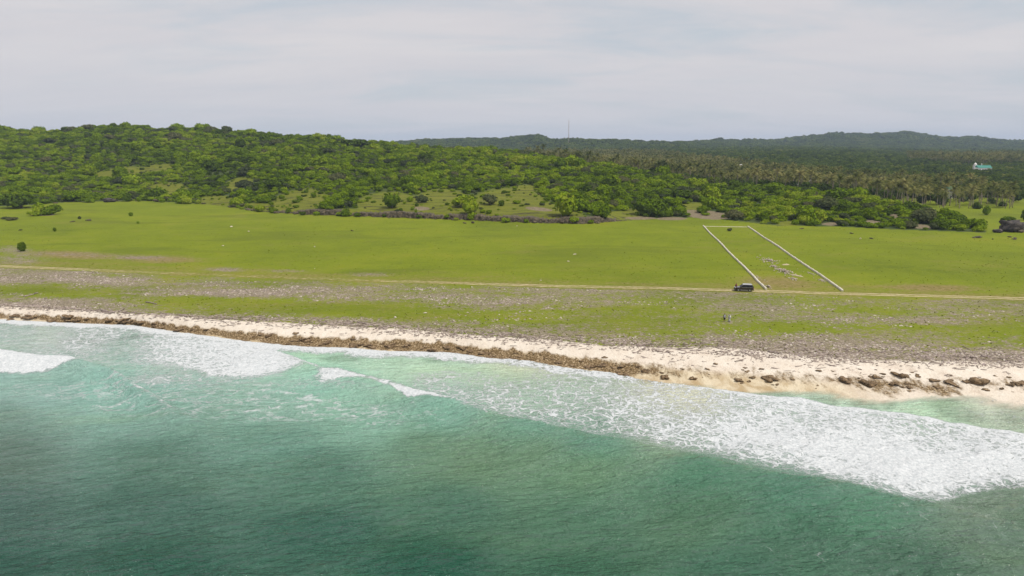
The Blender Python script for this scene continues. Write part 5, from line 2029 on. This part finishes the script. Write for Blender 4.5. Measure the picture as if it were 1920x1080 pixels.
def lathe(prof, cx_, cy_, sides=12):
    bm = bmesh.new()
    rg = [[bm.verts.new((cx_ + r_ * math.cos(2 * math.pi * k / sides), cy_ + r_ * math.sin(2 * math.pi * k / sides), z)) for k in range(sides)] for r_, z in prof]
    for i in range(len(rg) - 1):
        for k in range(sides):
            bm.faces.new((rg[i][k], rg[i][(k + 1) % sides], rg[i + 1][(k + 1) % sides], rg[i + 1][k]))
    return bm


def hall(px_, py_, wpx):
    p = hit(px_, py_)
    s = wpx * p.y / F / 24.0
    h = empty('hall', p + Vector((0, 0, -1.6)), .05, (s, s, s))
    tag(h, 'white hall with a long teal roof and small towers far among trees', 'building')
    bm_obj('wall', box(-10, 12, -5, 6, 0, 9.2), M_PLASTER, h)
    bm_obj('roof', gable(-10, 12, -5, 6, 9.2, 13.2), M_TEAL, h)
    bm_obj('annexe', box(-14, -10.2, -4, 3, 0, 9.4, .1), M_PLASTER, h)
    tw = bm_obj('tower', box(-8.6, -3.8, 6.5, 10.5, 0, 13.6, .1), M_PLASTER, h)
    bm_obj('tower_dome', lathe([(2.1, 13.6), (2.2, 14.3), (1.9, 15.4), (1.1, 16.3), (.3, 16.8), (.12, 18.0), (.0, 18.1)], -6.2, 8.5), M_PLASTER, h)
    bm_obj('turret', lathe([(.8, 0), (.8, 14.0), (1.0, 14.2), (.8, 15.0), (.1, 16.2)], -16.6, -4.4), M_PLASTER, h)
    bm_obj('turret', lathe([(.7, 0), (.7, 14.2), (.9, 14.4), (.7, 15.0), (.1, 16.0)], 3.4, 7.2), M_PLASTER, h)
    for k in range(5):
        w_ = bm_obj('window', box(-8 + k * 4.2, -6.2 + k * 4.2, -5.06, -4.96, 4.6, 7.4), M_WINDOW, h)


hall(1841, 323, 28)


def house(px_, py_, wpx, hpx, roof, label, name='house', flat=True):
    p = hit(px_, py_)
    W_ = wpx * p.y / F / 2
    H_ = hpx * p.y / F + 2.2
    h = empty(name, p + Vector((0, 0, -.3)), random.uniform(-.15, .15))
    tag(h, label, 'house')
    bm_obj('wall', box(-W_, W_, -2.6, 2.6, 0, H_ - .4, .05), M_PLASTER, h)
    if flat:
        bm_obj('roof', box(-W_ - .5, W_ + .5, -3.2, 3.0, H_ - .4, H_, .05), roof, h)
        bm_obj('parapet', box(-W_ * .9, -W_ * .1, -2.2, 2.4, H_, H_ + .9, .05), roof, h)
    else:
        bm_obj('roof', gable(-W_, W_, -2.6, 2.6, H_ - .4, H_ + 1.3), roof, h)
    for k in (-.55, .45):
        w_ = bm_obj('window', box(k * W_ - .5, k * W_ + .5, -2.66, -2.56, H_ - 2.0, H_ - .9), M_WINDOW, h)
        bm_obj('sill', box(k * W_ - .6, k * W_ + .6, -2.75, -2.58, H_ - 2.1, H_ - 2.0), M_PLASTER, w_)
    bm_obj('door', box(-.45, .45, -2.67, -2.57, .2, 2.2), M_WINDOW, h)
    return h


house(1525, 357, 17, 13, M_PLASTER, 'small flat roofed white house between scrub and palms')
house(1386, 325, 7, 11, M_PLASTER, 'white roofed hut beside the yellow flowering tree', 'hut', False)
house(1290, 333, 7, 12, M_REDROOF, 'red roofed hut peeping out of the grove', 'hut', False)
house(1777, 372, 6, 13, M_TEAL, 'tiny hut with teal roof hidden among the palms', 'hut', False)


def mast(px_, py_, top):
    p = hit(px_, py_)
    H_ = (py_ - top) * p.y / F
    t = empty('radio_mast', p)
    tag(t, 'thin lattice radio mast on the far ridge', 'mast')
    fr = []
    cs = [(1.5 * math.cos(a), 1.5 * math.sin(a)) for a in (0.5, 2.6, 4.7)]
    for (x, y) in cs:
        fr.append(([(x, y, -1), (x * .45, y * .45, H_)], [.24, .18], 6))
    V_, T_ = tubes(fr)
    me_ = bpy.data.meshes.new('leg')
    quick(me_, V_, T_)
    link('legs', me_, M_MAST, t)
    fr = []
    nb_ = 22
    for i in range(nb_):
        z0, z1 = H_ * i / nb_, H_ * (i + 1) / nb_
        for k in range(3):
            a, b_ = cs[k], cs[(k + 1) % 3]
            f0, f1 = 1 - .55 * i / nb_, 1 - .55 * (i + 1) / nb_
            fr.append(([(a[0] * f0, a[1] * f0, z0), (b_[0] * f1, b_[1] * f1, z1)], [.12, .12], 4))
            fr.append(([(a[0] * f0, a[1] * f0, z0), (b_[0] * f0, b_[1] * f0, z0)], [.11, .11], 4))
    V_, T_ = tubes(fr)
    me_ = bpy.data.meshes.new('bracing')
    quick(me_, V_, T_)
    link('bracing', me_, M_MAST, t)
    V_, T_ = tubes([([(0, 0, H_ - .5), (0, 0, H_ + 5)], [.16, .08], 6)])
    me_ = bpy.data.meshes.new('antenna')
    quick(me_, V_, T_)
    link('antenna', me_, M_MAST, t)


mast(1066, 271, 228)

# ------------------------------------------------------------------ air
bm = box(-14500, 14500, -9600, 9900, -6.0, 190)
hz_me = bpy.data.meshes.new('haze')
bmesh.ops.recalc_face_normals(bm, faces=bm.faces)
bm.to_mesh(hz_me)
bm.free()
hm = bpy.data.materials.new('thin_haze')
hm.use_nodes = True
ht = NT(hm.node_tree)
ho = ht.n('ShaderNodeOutputMaterial')
hv = ht.n('ShaderNodeVolumePrincipled')
hv.inputs['Color'].default_value = (0.64, 0.78, 1.0, 1)
hv.inputs['Density'].default_value = 0.000095
hv.inputs['Anisotropy'].default_value = 0.0
ht.l(hv.outputs[0], ho.inputs['Volume'])
hz_o = link('haze', hz_me, hm)
hz_o['kind'] = 'stuff'
hz_o['label'] = 'thin pale sea haze over the whole coast'
hz_o['category'] = 'haze'

# ------------------------------------------------------------------ labels: tell look-alikes apart by their order along the picture
ORD = ('leftmost', 'second from left', 'third from left', 'fourth from left', 'fifth from left', 'rightmost')
same = {}
for o in COL.objects:
    if o.parent is None and o.get('category') and o.get('kind') not in ('stuff', 'structure'):
        same.setdefault(o['label'], []).append(o)
for lb, os_ in same.items():
    if 1 < len(os_) <= 6:
        os_.sort(key=lambda o: float(project(o.location.x, o.location.y, o.location.z)[0]))
        for i, o in enumerate(os_):
            new = lb + ', ' + (ORD[i] if i < len(os_) - 1 else 'rightmost')
            o['label'] = new if len(new.split()) <= 16 else new.replace(' inner', '').replace(' front', '')
